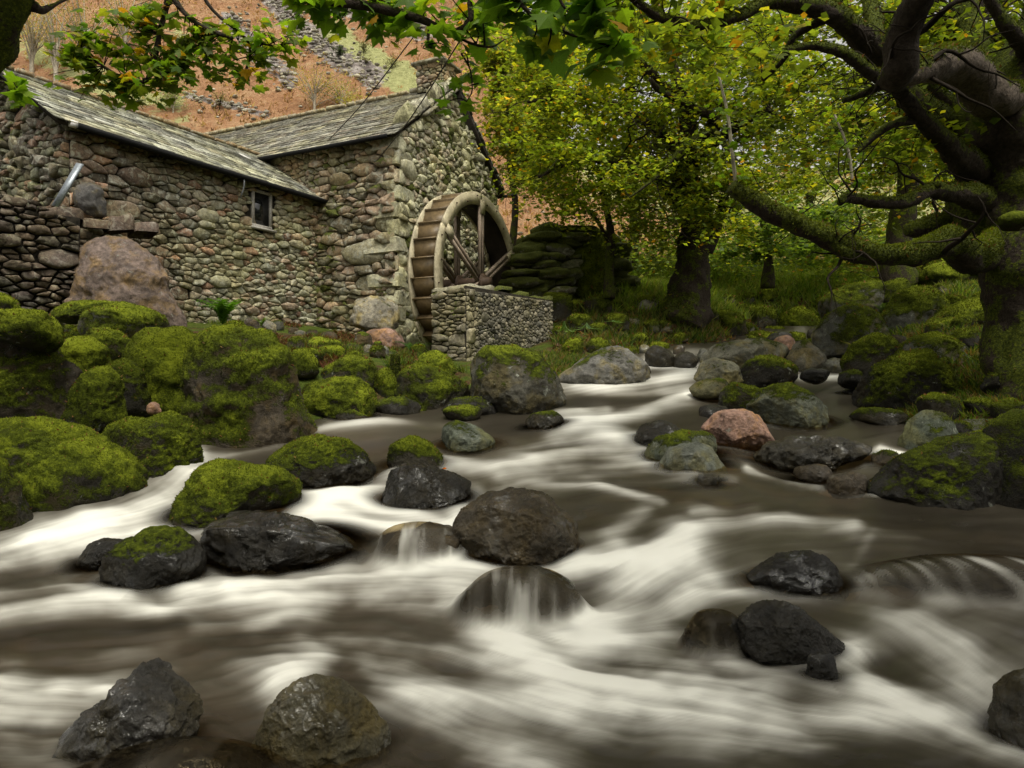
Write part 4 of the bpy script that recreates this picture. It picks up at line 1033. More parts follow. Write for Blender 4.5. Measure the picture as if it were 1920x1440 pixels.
def tuft_mesh(parent, V, Fc, vn, prob, nt, size, r, name='moss_tufts', bright=1.0):
    size = max(size, 0.006)
    f = r.choice(len(Fc), nt, p=prob); b = r.random((nt, 2)); b = np.where(b.sum(1, keepdims=True) > 1, 1-b, b)
    A, B, Cc = V[Fc[f, 0]], V[Fc[f, 1]], V[Fc[f, 2]]
    p = A+(B-A)*b[:, :1]+(Cc-A)*b[:, 1:]; nrm_ = vn[Fc[f, 0]]
    d = nrm_*0.9+r.normal(0, 0.42, (nt, 3))+np.array([0, 0, 0.15]); d /= np.linalg.norm(d, axis=1)[:, None]
    side = np.cross(d, r.normal(size=(nt, 3))); side /= np.linalg.norm(side, axis=1)[:, None]+1e-9
    L = size*0.85*r.uniform(0.5, 1.5, nt)[:, None]; dead = r.random(nt) < .012; L[dead] *= 1.9
    p0 = p-side*L*0.38-nrm_*size*0.2; p1 = p+side*L*0.38-nrm_*size*0.2; p2 = p+d*L
    VV = np.stack([p0, p1, p2], 1).reshape(-1, 3); FF = np.arange(nt*3).reshape(-1, 3)
    nzv = fbm(p*5, 3, 61); t = np.clip(0.12+0.5*nzv+r.normal(0, .14, nt)+0.55*np.clip(nrm_[:, 2], -.3, 1), 0, 1)[:, None]  # upward tufts lighter, side tufts darker: top light and side shade painted in
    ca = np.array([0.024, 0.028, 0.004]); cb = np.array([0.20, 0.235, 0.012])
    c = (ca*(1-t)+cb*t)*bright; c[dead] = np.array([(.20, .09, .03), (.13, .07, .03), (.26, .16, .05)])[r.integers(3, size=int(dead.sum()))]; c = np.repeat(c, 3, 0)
    o = mk(name, VV, FF, M['moss'], parent, c); o['kind'] = 'stuff'
    return o
def ell(x0, x1, y0, y1, n=10, j=0.12, seed=0, flat=0.8):
    r = np.random.default_rng(seed+5); cx, cy = (x0+x1)/2, (y0+y1)/2; out = []
    for k in range(n):
        a = 2*math.pi*k/n; c, s = math.cos(a), math.sin(a)
        e = (abs(c)**2.6+abs(s)**2.6)**(-1/2.6); q = e*(1+r.normal(0, j*0.6))
        out.append((cx+q*c*(x1-x0)/2, cy-q*s*(y1-y0)/2))
    return out

B = boulder
B('mossy_boulder', 'largest moss covered boulder on the left bank, bare grey patch on its rounded top', [(352, 700), (358, 640), (395, 612), (450, 608), (500, 625), (545, 670), (562, 740), (560, 800), (548, 825), (470, 840), (400, 836), (365, 800)], None, 7.1, 'brown', .50, level=6, seed=1, facet=.35)
B('mossy_boulder', 'bright green moss hump adjoining the largest boulder on its left side', [(238, 650), (255, 625), (290, 614), (340, 618), (385, 640), (390, 720), (375, 790), (310, 765), (270, 720), (245, 690)], None, 7.9, 'brown', .75, seed=2, facet=.25)
B('mossy_boulder', 'big dark mossy boulder with bare scars under the slab at the left edge', [(-70, 640), (-20, 618), (40, 620), (100, 655), (140, 700), (138, 750), (100, 800), (30, 815), (-60, 800)], None, 7.2, 'brown', .42, seed=3, level=6)
B('mossy_boulder', 'moss topped slab lying tilted on the big dark boulder at the left edge', [(-40, 600), (0, 578), (60, 578), (110, 605), (114, 640), (80, 652), (30, 635), (-30, 628)], None, 6.9, 'dark', .72, seed=4, depth=.6)
B('mossy_boulder', 'upright oval mossy boulder with dead leaves on its top', [(133, 740), (140, 705), (165, 683), (195, 685), (220, 710), (227, 760), (210, 795), (170, 808), (138, 790)], None, 6.6, 'dark', .70, seed=5)
B('mossy_boulder', 'narrow dark mossy boulder between the oval one and the bright hump', [(200, 690), (225, 665), (255, 675), (270, 720), (268, 765), (230, 770), (205, 740)], None, 7.3, 'dark', .5, seed=6)
B('mossy_boulder', 'small bright mossy boulder behind the upright oval one', [(110, 650), (130, 626), (165, 630), (198, 655), (198, 690), (150, 700), (115, 685)], None, 7.5, 'brown', .8, seed=7)
B('mossy_boulder', 'broad mossy boulder with grey bare back below the pink wall boulder', [(148, 602), (180, 578), (240, 571), (300, 588), (314, 612), (280, 634), (160, 630)], None, 9.2, 'grey', .62, seed=8)
B('mossy_boulder', 'long low mossy ridge of rock touching the foot of the wing wall', [(95, 590), (140, 570), (235, 566), (252, 578), (180, 598), (110, 606)], None, 9.9, 'dark', .75, seed=9)
B('mossy_boulder', 'pointed mossy boulder below the broad grey backed one', [(152, 640), (190, 611), (215, 620), (245, 640), (250, 670), (200, 680), (160, 662)], None, 8.2, 'dark', .75, seed=10)
B('mossy_boulder', 'huge bright moss boulder at the bottom of the left bank beside the white chute', [(-70, 830), (-20, 795), (60, 786), (130, 805), (200, 848), (245, 880), (252, 915), (225, 958), (150, 968), (60, 965), (20, 955), (-60, 960)], None, 5.35, 'dark', .62, level=6, seed=11, facet=.4)
B('mossy_boulder', 'dark mossy boulder cut by the left edge below the huge bright one', [(-90, 860), (-5, 850), (25, 900), (35, 960), (12, 1005), (-70, 1020)], None, 4.6, 'dark', .40, seed=12)
B('mossy_boulder', 'cone shaped mossy boulder with wet foot left of the white chute', [(242, 850), (262, 792), (300, 768), (335, 775), (365, 815), (372, 862), (330, 905), (275, 920), (246, 890)], None, 5.9, 'dark', .5, seed=13, level=6, wet=.3)
B('mossy_boulder', 'dark mossy boulder wedged behind the cone shaped one', [(178, 830), (200, 790), (250, 778), (300, 790), (300, 850), (230, 865), (190, 850)], None, 6.4, 'dark', .5, seed=14)
B('mossy_boulder', 'moss edged boulder at the far left below the tumbled wall', [(-30, 560), (0, 548), (28, 565), (35, 582), (-20, 590)], None, 8.6, 'dark', .8, seed=15, level=4)
B('stone', 'small pinkish stone caught between mossy boulders above the cone shaped one', ell(275, 300, 752, 772, seed=3), None, 6.3, 'pink', 0, seed=16, level=4, cat='stone')
B('mossy_boulder', 'rounded yellow green mossy boulder at the water right of the largest boulder', [(563, 745), (580, 715), (620, 706), (670, 712), (705, 740), (712, 768), (690, 785), (600, 790), (570, 772)], None, 8.1, 'dark', .6, seed=17)
B('mossy_boulder', 'ridge backed mossy boulder behind the yellow green one', [(588, 715), (610, 690), (655, 668), (700, 678), (712, 710), (690, 730), (600, 728)], None, 8.9, 'dark', .6, seed=18)
B('mossy_boulder', 'small mossy stone nearest the red moss patch', ell(574, 640, 632, 668, seed=4), None, 10.6, 'dark', .7, seed=19, level=4)
B('mossy_boulder', 'small bright mossy stone below the one nearest the red moss patch', ell(590, 646, 646, 692, seed=6), None, 9.9, 'dark', .75, seed=20, level=4)
B('mossy_boulder', 'small mossy stone tucked at the right shoulder of the largest boulder', ell(542, 592, 652, 702, seed=8), None, 8.6, 'dark', .7, seed=21, level=4)
B('mossy_boulder', 'broad mossy boulder below the short mossy post', [(733, 730), (738, 690), (790, 682), (850, 700), (887, 727), (882, 748), (840, 765), (780, 770), (742, 758)], None, 8.9, 'dark', .55, seed=23)
B('mossy_boulder', 'domed yellow moss boulder just left of the pit wall corner', [(770, 700), (785, 668), (815, 657), (845, 672), (856, 700), (830, 720), (780, 715)], None, 9.9, 'dark', .75, seed=24)
B('mossy_boulder', 'narrow mossy boulder left of the broad one below the post', [(698, 730), (708, 695), (730, 688), (746, 715), (742, 758), (712, 765)], None, 8.9, 'dark', .6, seed=25, level=4)
B('mossy_boulder', 'large round boulder capped with green moss before the pit wall', [(880, 700), (884, 662), (910, 648), (960, 647), (1010, 658), (1040, 688), (1050, 720), (1042, 748), (1000, 770), (950, 768), (905, 755), (886, 735)], None, 8.75, (0.085, 0.08, 0.062), .28, seed=26, level=6, facet=.3)
B('mossy_stone', 'low weedy stone at the waterline below the yellow green boulder', [(618, 784), (640, 768), (665, 768), (700, 784), (690, 792), (630, 792)], None, None, 'dark', .5, seed=27, level=4, water=True)
B('dark_boulder', 'low dark boulder at the waterline left of the moss capped round one', [(822, 775), (850, 748), (900, 742), (935, 765), (930, 782), (860, 790)], None, 8.4, 'black', .25, seed=28, level=5, wet=.4)
B('mossy_boulder', 'low mossy stone in front of the low dark boulder', ell(832, 906, 758, 786, seed=9), None, 7.9, 'dark', .45, seed=29, level=4)
B('dark_boulder', 'dark wet boulder in the shade below the broad mossy boulder', ell(700, 790, 745, 785, seed=12), None, 8.2, 'black', .25, seed=30, level=4, wet=.4)
B('grey_boulder', 'wide grey boulder with two moss caps right of the round one', [(1050, 705), (1062, 685), (1100, 664), (1150, 652), (1185, 664), (1230, 695), (1225, 712), (1150, 724), (1060, 722)], None, 10.6, (.14, .135, .12), .12, seed=31, level=6)
B('river_stone', 'flat dark oval stone in the stream below the small curtain fall', [(983, 790), (1000, 775), (1035, 770), (1060, 780), (1062, 794), (1030, 803), (995, 800)], None, None, 'dark', .1, wet=.35, seed=32, water=True, level=5)
B('river_stone', 'grey green angular stone standing in still water at mid stream left', [(820, 818), (835, 792), (868, 788), (905, 806), (930, 828), (915, 838), (850, 840)], None, None, 'green', .08, wet=.2, seed=33, water=True, facet=.8)
B('mossy_boulder', 'small moss hood boulder left of the grey green angular stone', [(715, 868), (730, 838), (770, 816), (800, 828), (832, 858), (820, 878), (740, 882)], None, None, 'dark', .5, seed=34, water=True)
B('mossy_boulder', 'wide dark boulder with bright moss crown in mid stream left', [(495, 862), (540, 828), (590, 820), (640, 828), (682, 850), (704, 885), (680, 908), (600, 915), (545, 915), (505, 890)], None, None, 'black', .38, seed=35, level=6, water=True, wet=.3)
B('wet_boulder', 'black wet boulder with a thin water curtain on its right side', [(705, 932), (718, 890), (765, 868), (805, 872), (855, 890), (892, 915), (888, 948), (800, 958), (720, 952)], None, None, 'black', .16, wet=.8, seed=36, level=6, water=True, facet=.8)
B('wet_boulder', 'big brown wet boulder in the centre with a glistening edge', [(850, 985), (872, 945), (915, 920), (980, 918), (1040, 935), (1080, 975), (1088, 1012), (1060, 1048), (980, 1060), (905, 1062), (868, 1035)], None, None, (.070, .056, .035), 0, wet=.8, seed=37, level=7, water=True, facet=.75, soft=.10)
B('mossy_boulder', 'double humped mossy boulder right of the white chute', [(317, 945), (333, 908), (370, 885), (400, 867), (440, 870), (475, 875), (520, 880), (562, 908), (552, 945), (470, 958), (400, 975), (372, 1010), (325, 1005)], 985, None, 'dark', .42, seed=38, level=6, water=True, wet=.2)
B('wet_boulder', 'long black wet boulder with silver sheen below the double humped one', [(355, 1000), (385, 955), (440, 960), (520, 970), (600, 998), (660, 1018), (692, 1045), (640, 1060), (500, 1064), (390, 1062), (360, 1040)], None, None, 'black', .10, wet=.95, seed=39, level=6, water=True, facet=.7, depth=.65, rough=2)
B('wet_boulder', 'dark moss flecked boulder at the foot of the long black one', [(198, 1062), (215, 1025), (265, 998), (320, 990), (360, 1018), (384, 1060), (340, 1092), (270, 1108), (212, 1095)], None, None, 'black', .24, wet=.5, seed=40, level=6, water=True)
B('wet_stone', 'small dark stone half washed over beside the white chute', [(140, 1050), (160, 1022), (195, 1010), (232, 1015), (225, 1045), (170, 1064)], None, None, 'black', .1, wet=.6, seed=41, water=True)
B('wet_boulder', 'peaked front boulder with a pale shining face at lower left', [(118, 1420), (140, 1350), (170, 1322), (213, 1315), (240, 1262), (283, 1227), (330, 1243), (370, 1298), (392, 1322), (350, 1380), (240, 1440), (140, 1450)], 1430, None, (.05, .047, .042), 0, wet=.9, seed=42, level=7, water=True, facet=.85, depth=.55, soft=.09, rough=1.1)
B('wet_boulder', 'domed brown front boulder with lichen flecks left of centre', [(478, 1420), (500, 1335), (540, 1287), (590, 1271), (640, 1284), (690, 1325), (730, 1370), (705, 1430), (600, 1450), (500, 1450)], 1430, None, (.085, .075, .042), 0, wet=.7, seed=43, level=7, water=True, facet=.35, soft=.12, depth=.7, rough=1.1)
B('wet_boulder', 'nearly drowned dark rock at the bottom edge between the two front boulders', [(150, 1470), (230, 1425), (330, 1408), (450, 1425), (540, 1460), (540, 1520), (200, 1520)], 1500, None, 'black', .1, wet=.8, seed=44, level=5, water=True, veil=True, depth=.5)
B('wet_boulder', 'black knobbly boulder right of centre with water parting round it', [(1372, 1200), (1388, 1155), (1440, 1127), (1490, 1140), (1535, 1170), (1588, 1208), (1582, 1240), (1520, 1245), (1440, 1245), (1390, 1230)], None, None, 'black', .16, wet=.85, seed=45, level=7, water=True, facet=.7, depth=.6, rough=1.2, soft=.06)
B('wet_stone', 'small knob of wet rock under the black knobbly boulder', ell(1514, 1568, 1222, 1278, seed=14), None, None, 'black', .1, wet=.8, seed=46, level=5, water=True)
B('wet_boulder', 'dark shoulder of rock under a veil of water left of the knobbly boulder', [(1285, 1190), (1310, 1152), (1370, 1150), (1400, 1180), (1395, 1225), (1310, 1225)], None, None, 'black', 0, wet=.9, seed=47, level=6, water=True, veil=True, facet=.8, rough=1.6)
B('wet_boulder', 'low silvery wet boulder above the black knobbly one', [(1395, 1095), (1420, 1065), (1470, 1040), (1530, 1035), (1575, 1055), (1602, 1095), (1580, 1112), (1440, 1115)], None, None, 'black', .12, wet=.95, seed=48, level=6, water=True, facet=.7, depth=.6, rough=1.2, soft=.12)
B('wet_boulder', 'rounded dark rock under white threads of water below the brown boulder', [(865, 1140), (885, 1095), (940, 1072), (1020, 1072), (1075, 1095), (1092, 1140), (1050, 1175), (920, 1175)], None, None, 'dark', 0, wet=.9, seed=49, level=5, water=True, veil=True)
B('wet_boulder', 'low dark ledge of rock at the right edge with water sliding over', [(1630, 1095), (1680, 1065), (1760, 1052), (1860, 1060), (1960, 1085), (2060, 1110), (1900, 1118), (1720, 1105)], None, None, 'black', 0, wet=.9, seed=50, level=5, water=True, veil=True, depth=.4)
B('wet_boulder', 'dark boulder cut by the lower right edge', [(1868, 1360), (1885, 1300), (1935, 1262), (2020, 1270), (2060, 1340), (2040, 1420), (1920, 1420)], None, None, 'dark', .1, wet=.7, seed=51, level=5, water=True)
B('sunken_stone', 'reddish brown sunken rock seen through the water left of the brown boulder', [(700, 1045), (740, 1005), (800, 985), (860, 990), (870, 1020), (830, 1058), (740, 1060)], None, None, 'brown', 0, wet=.8, seed=52, level=5, water=True, veil=True)
B('mossy_boulder', 'big dark wedge shaped boulder on the right shore with brown green top', [(1632, 918), (1690, 868), (1775, 825), (1850, 812), (1864, 900), (1856, 978), (1830, 982), (1760, 962), (1690, 942)], None, 5.2, 'black', .26, seed=53, level=6, facet=.6, wet=.2)
B('dark_boulder', 'black boulder at the right edge in the shade of the tree', [(1850, 850), (1880, 790), (1930, 772), (2060, 780), (2080, 990), (1900, 990), (1858, 940)], None, 5.1, 'black', .30, seed=54, level=5)
B('river_stone', 'grey green split boulder behind the wedge shaped one', [(1693, 830), (1705, 790), (1735, 768), (1768, 775), (1788, 810), (1780, 845), (1720, 852)], None, 6.5, 'green', .22, seed=55, facet=.8)
B('river_stone', 'flat grey stone right of the split boulder', [(1780, 812), (1800, 790), (1850, 785), (1880, 800), (1860, 825), (1790, 830)], None, 6.9, 'grey', .2, seed=56, level=4, facet=.6)
B('mossy_boulder', 'largest rounded mossy boulder on the right shore', [(1608, 740), (1628, 702), (1680, 668), (1730, 658), (1772, 688), (1785, 735), (1775, 772), (1700, 785), (1630, 772)], None, 8.3, 'black', .46, seed=57, level=6)
B('mossy_boulder', 'mossy boulder with bare grey flank above the largest right shore one', [(1682, 668), (1705, 635), (1755, 620), (1805, 642), (1822, 690), (1800, 715), (1720, 710)], None, 9.4, 'grey', .45, seed=58)
B('mossy_boulder', 'bright mossy dome left of the grey flanked boulder', [(1583, 678), (1600, 645), (1640, 624), (1672, 635), (1692, 668), (1675, 702), (1610, 708)], None, 9.9, 'dark', .58, seed=59)
B('mossy_boulder', 'vivid green moss cushion boulder above the grey flanked one', [(1725, 630), (1745, 605), (1790, 594), (1830, 612), (1838, 640), (1790, 655), (1735, 648)], None, 10.8, 'dark', .85, seed=60)
B('grey_boulder', 'tall lichen spotted boulder with moss back near the upper rapids', [(1528, 625), (1555, 588), (1600, 568), (1650, 575), (1662, 610), (1640, 648), (1545, 652)], None, 12.4, 'grey', .42, seed=61)
B('mossy_boulder', 'angular mossy boulder with sheer grey face beyond the lichen spotted one', [(1535, 575), (1560, 543), (1630, 528), (1672, 540), (1665, 580), (1560, 592)], None, 15.5, 'grey', .52, seed=62)
B('mossy_boulder', 'small round boulder with yellow moss cap under the far tree', ell(1655, 1706, 522, 568, seed=15), None, 15, 'dark', .7, seed=63, level=4)
B('mossy_boulder', 'sloping yellow moss boulder right of the yellow capped one', [(1655, 600), (1690, 545), (1740, 532), (1775, 560), (1780, 600), (1700, 622)], None, 13.5, 'grey', .60, seed=64)
B('mossy_boulder', 'low sloping mossy slab beside the big tree trunk', [(1740, 608), (1790, 575), (1860, 550), (1880, 575), (1870, 612), (1800, 625)], None, 12.5, 'dark', .65, seed=65)
B('mossy_boulder', 'wide grassy topped boulder on the right skyline', [(1725, 520), (1750, 495), (1820, 487), (1860, 500), (1862, 530), (1760, 548)], None, 17, 'dark', .85, seed=66)
B('pink_boulder', 'pink sandstone coloured boulder in mid stream right', [(1316, 802), (1345, 776), (1395, 767), (1440, 788), (1452, 820), (1425, 838), (1375, 842), (1330, 825)], None, None, (.27, .165, .125), 0, seed=67, level=6, water=True, facet=.9, wet=.1)
B('river_stone', 'wide grey green boulder with dark moss scabs behind the pink one', [(1403, 765), (1430, 727), (1485, 721), (1530, 735), (1560, 778), (1556, 794), (1470, 798), (1412, 785)], None, None, (.13, .14, .105), .14, seed=68, level=6, water=True, facet=.7)
B('mossy_boulder', 'small moss crowned boulder at the left shoulder of the wide grey green one', ell(1348, 1428, 720, 772, seed=16), None, 8.4, 'dark', .45, seed=69)
B('river_stone', 'low black stone between the pink boulder and the moss crowned one', ell(1310, 1375, 757, 796, seed=17), None, 8.0, 'black', .1, seed=70, level=4, wet=.5)
B('wet_boulder', 'small black wet boulder left of the flat topped green one', [(1190, 822), (1205, 795), (1240, 787), (1278, 800), (1285, 825), (1250, 840), (1205, 840)], None, None, 'black', .1, wet=.6, seed=71, water=True)
B('river_stone', 'flat topped grey green boulder with olive streak', [(1206, 850), (1225, 822), (1280, 808), (1330, 812), (1356, 835), (1350, 862), (1280, 872), (1220, 868)], None, None, 'green', .22, seed=72, water=True, wet=.2)
B('river_stone', 'smooth grey boulder leaning at the front of the flat topped one', [(1236, 868), (1250, 842), (1295, 830), (1335, 838), (1362, 870), (1355, 890), (1300, 888), (1245, 885)], None, None, (.115, .125, .10), 0, seed=73, water=True, wet=.3)
B('wet_boulder', 'long low wet slab with fallen leaves below the pink boulder', [(1412, 862), (1440, 832), (1500, 822), (1580, 820), (1630, 830), (1645, 850), (1560, 868), (1450, 880)], None, None, 'dark', .15, wet=.7, seed=74, level=6, water=True, depth=.6, rough=2)
B('dark_boulder', 'dark olive boulder behind the wide grey green one', [(1388, 700), (1405, 675), (1450, 666), (1488, 680), (1495, 710), (1460, 722), (1400, 720)], None, 9.4, 'black', .32, seed=75)
B('river_stone', 'pale olive boulder left of the dark olive one', [(1302, 708), (1315, 680), (1345, 670), (1385, 685), (1392, 715), (1340, 726)], None, 9.5, (.15, .145, .10), .15, seed=76, facet=.7)
B('river_stone', 'flat olive stone in front of the pale olive boulder', [(1290, 730), (1310, 713), (1350, 710), (1376, 725), (1360, 740), (1310, 742)], None, 9.0, (.10, .095, .05), .2, seed=77, level=4)
B('grey_boulder', 'long sloping grey slab in the middle of the upper stream', [(1305, 675), (1340, 648), (1420, 636), (1470, 645), (1490, 672), (1440, 688), (1340, 690)], None, 11.6, (.16, .155, .115), .12, seed=78, facet=.7, depth=.6)
B('pink_boulder', 'small reddish stone perched at the right end of the grey slab', ell(1448, 1492, 628, 660, seed=18), None, 12.0, 'pink', 0, seed=79, level=4)
B('river_stone', 'grey brown cone shaped stone right of the small reddish one', [(1478, 670), (1495, 640), (1520, 634), (1542, 660), (1545, 685), (1500, 688)], None, 11.3, (.13, .12, .09), .12, seed=80, level=4, facet=.7)
B('wet_stone', 'black stone splitting the small rapid right of the dark olive boulder', ell(1500, 1556, 690, 714, seed=19), None, 9.6, 'black', 0, wet=.7, seed=81, level=4)
B('wet_stone', 'dark small boulder at the foot of the bright mossy dome', ell(1574, 1618, 692, 722, seed=20), None, 9.2, 'black', .2, wet=.4, seed=82, level=4)
B('river_stone', 'small speckled stone with a white wash line left of the wedge boulder', ell(1636, 1700, 846, 880, seed=21), None, None, 'brown', .2, seed=83, level=4, water=True)
B('river_stone', 'low stone with water threads left of the wedge boulder foot', ell(1553, 1625, 886, 926, seed=22), None, None, 'brown', .1, wet=.5, seed=84, level=5, water=True, soft=.12)
B('sunken_stone', 'sunken brown stone near the low wet slab', ell(1490, 1570, 872, 902, seed=23), None, None, 'brown', .1, wet=.6, seed=85, level=4, water=True, soft=.16)
B('wet_stone', 'small wet stone below the smooth grey boulder', ell(1306, 1352, 888, 912, seed=24), None, None, 'dark', 0, wet=.8, seed=86, level=4, water=True)
B('wet_stone', 'low flat stone at the toe of the largest right shore boulder', [(1590, 785), (1620, 765), (1680, 768), (1710, 785), (1650, 796)], None, 7.6, 'dark', .25, wet=.3, seed=87, level=4)
B('wet_stone', 'small black stone alone above the low flat stone', ell(1582, 1612, 728, 742, seed=25), None, None, 'black', 0, wet=.6, seed=88, level=4, water=True)
B('wall_boulder', 'great pinkish boulder built into the foot of the wing wall', [(132, 510), (144, 468), (180, 446), (235, 448), (285, 478), (316, 520), (324, 590), (300, 620), (220, 620), (160, 610), (140, 560)], None, 12.0, (.16, .12, .10), 0, seed=90, level=6, facet=.15, depth=.42)
B('wall_boulder', 'dark angular boulder above the great pinkish one in the wing wall', [(135, 370), (150, 340), (185, 345), (198, 375), (185, 395), (155, 388)], None, 12.3, (.08, .075, .07), 0, seed=91, level=4, facet=.9, depth=.6)
B('wall_boulder', 'pale rectangular boulder at the foot of the mill corner', [(660, 600), (665, 562), (700, 555), (745, 562), (748, 600), (720, 612), (670, 612)], None, 15.6, (.24, .22, .17), .1, seed=92, level=5, facet=.8, depth=.6)
B('wall_boulder', 'reddish block of rock below the mill corner', [(682, 640), (690, 614), (720, 610), (757, 618), (756, 645), (720, 655), (690, 652)], None, 14.9, (.22, .14, .11), .1, seed=93, level=5, facet=.8, depth=.6)

def scatter(n, region, size, Yf, name, label, group, cat, kinds, moss, seed, wet=0.0, lift=0.0):
    """smaller stones strewn over a patch of bank given by (x0,x1) as a function of the picture row"""
    r = np.random.default_rng(seed); placed = []; k = 0; tr = 0
    while k < n and tr < n*60:
        tr += 1
        row = r.uniform(*region[0]); x0, x1 = region[1](row); px = r.uniform(x0, x1); Y = Yf(px, row)
        w = r.uniform(*size); h = w*r.uniform(.55, .85)
        if any(abs(px-a) < (w+c)*.36 and abs(row-b) < (h+c*.7)*.33 for a, b, c in placed): continue
        placed.append((px, row, w)); k += 1
        kd = kinds[r.integers(len(kinds))]
        X, _, _2 = P(px, row, Y); zg = float(G(np.array([X]), np.array([Y]))[0])
        rg = 720-(zg-CAMZ)/Y*F
        rb = rg-h*0.02 if lift == 0 else row
        ob = B(name, label, ell(px-w/2, px+w/2, rb-h, rb, 9, .16, seed=seed*50+k), None, Y, kd, moss*r.uniform(.7, 1.2), seed=seed*50+k, level=3 if w < 26 else 4, group=group, cat=cat, wet=wet, facet=.5, tufts=int(w*h*0.45) if moss > .3 else 0)
        SCAT.append((ob, px, rb-h/2, w, kd, name))
SCAT = []
def yw_(px, row): return float(Yw(row))
scatter(64, ((600, 664), lambda r: (1040+(r-604)*0.3, 1190+(662-r)*3.6)), (26, 62), lambda px, row: float(np.interp(row, [600, 662], [18.5, 13.4]))+(px-1100)*0.006, 'bank_stone', 'mossy stone in the jumble of stones along the far left bank', 'mossy stones along the far left bank', 'stone', ['dark', 'grey', 'pale', 'dark'], .62, 3)
scatter(56, ((500, 612), lambda r: (1370+(600-r)*.2, 1900)), (24, 74), lambda px, row: float(np.interp(row, [500, 600], [26, 13.5])), 'slope_boulder', 'moss covered stone on the grassy slope under the long mossy limb', 'mossy stones on the far right slope', 'stone', ['dark', 'grey', 'dark'], .7, 4)
scatter(14, ((625, 720), lambda r: (90+(r-640)*.3, 900-(r-640)*1.7)), (22, 44), lambda px, row: float(np.interp(row, [625, 720], [11.2, 9.4])), 'bank_stone', 'dark mossy stone filling the gaps between the left bank boulders', 'small mossy stones between the left bank boulders', 'stone', ['dark', 'black', 'brown'], .5, 5)
scatter(16, ((612, 655), lambda r: (470, 740)), (16, 34), lambda px, row: float(np.interp(row, [612, 655], [15.5, 11.5])), 'rubble_stone', 'loose rubble stone at the foot of the mill wall', 'loose rubble below the mill wall', 'stone', ['pale', 'grey', 'brown'], .15, 6)
scatter(18, ((600, 700), lambda r: (1640+(r-600)*.6, 1880)), (24, 54), lambda px, row: float(np.interp(row, [600, 700], [12.6, 8.6])), 'slope_boulder', 'dark mossy stone on the right bank beneath the big tree', 'mossy stones beneath the big tree', 'stone', ['dark', 'black'], .5, 7)
scatter(16, ((760, 870), lambda r: (1750+(r-760)*.5, 2050)), (40, 100), lambda px, row: float(np.interp(row, [760, 870], [7.6, 5.7])), 'shade_boulder', 'black boulder in deep shade at the foot of the big tree', 'boulders in the shade of the big tree', 'boulder', ['black'], .35, 8)
scatter(22, ((612, 700), lambda r: (1500+(r-612)*1.1, 1600+(r-612)*1.1)), (16, 40), lambda px, row: float(np.interp(row, [612, 700], [19, 10])), 'shore_stone', 'grey stone on the right shore of the upper rapids', 'stones along the right shore of the upper rapids', 'stone', ['grey', 'dark', 'pale', 'brown'], .25, 10)
scatter(14, ((655, 705), lambda r: (ledge(r)+20, redge(r)-20)), (22, 56), yw_, 'stream_stone', 'wet stone in the upper rapids', 'stones standing in the upper rapids', 'stone', ['grey', 'dark', 'brown', 'black'], .12, 12, wet=.5, lift=1)
scatter(26, ((590, 640), lambda r: (1360+(r-590)*.4, 1600)), (24, 56), lambda px, row: float(np.interp(row, [590, 640], [24, 16])), 'bank_stone', 'mossy stone at the head of the rapids', 'mossy stones at the head of the rapids', 'stone', ['dark', 'grey', 'dark', 'pale'], .65, 13)
LAND = [(960, 710, 'moss capped round boulder'), (1140, 690, 'twice moss capped grey boulder'), (1100, 480, 'ruined mossy wall'), (1290, 560, 'ivy clad trunk'), (1140, 520, 'slender stemmed tree'), (1390, 660, 'long sloping grey slab'),
        (1590, 610, 'lichen spotted boulder'), (1600, 560, 'sheer faced boulder'), (1680, 545, 'yellow capped boulder'), (1690, 500, 'stout far tree'), (1800, 515, 'wide grassy boulder'), (1720, 575, 'sloping yellow moss boulder'), (1800, 590, 'low sloping mossy slab'),
        (1635, 665, 'bright mossy dome'), (1785, 625, 'vivid green cushion boulder'), (1750, 665, 'grey flanked boulder'), (1700, 720, 'largest right shore boulder'), (1740, 810, 'grey green split boulder'), (1750, 900, 'dark wedge boulder'), (1900, 700, 'big tree trunk'),
        (455, 720, 'largest left boulder'), (290, 700, 'bright moss hump'), (180, 745, 'upright oval boulder'), (70, 720, 'big scarred boulder'), (100, 870, 'huge bright moss boulder'), (305, 840, 'cone shaped boulder'), (640, 745, 'yellow green boulder'), (650, 700, 'ridge backed boulder'),
        (810, 725, 'broad mossy boulder'), (815, 690, 'domed yellow moss boulder'), (741, 680, 'short mossy post'), (702, 585, 'pale rectangular boulder'), (720, 635, 'reddish block'), (490, 600, 'low green fern'), (418, 590, 'bright fern clump'), (1510, 665, 'grey brown cone stone'), (1470, 645, 'small reddish stone'), (1595, 705, 'dark boulder under the dome'), (1200, 640, 'far left rapids'), (1450, 560, 'holly thicket')]
ORD = ['nearest', 'second', 'third', 'fourth', 'fifth', 'sixth', 'seventh', 'eighth', 'ninth', 'tenth', 'eleventh', 'twelfth', 'thirteenth', 'fourteenth']
CW = {'dark': 'dark', 'grey': 'grey', 'pale': 'pale', 'black': 'black', 'brown': 'brownish'}
_by = {}
for t_ in SCAT:
    ob, px, rw, w, kd, nm = t_; k = min(range(len(LAND)), key=lambda i: (px-LAND[i][0])**2+((rw-LAND[i][1])*1.6)**2); l = LAND[k]
    dx, dy = px-l[0], (rw-l[1])*1.6
    rel = ('left of' if dx < 0 else 'right of') if abs(dx) > abs(dy) else ('above' if dy < 0 else 'below')
    _by.setdefault((rel, l[2], kd), []).append((dx*dx+dy*dy, id(ob), ob))
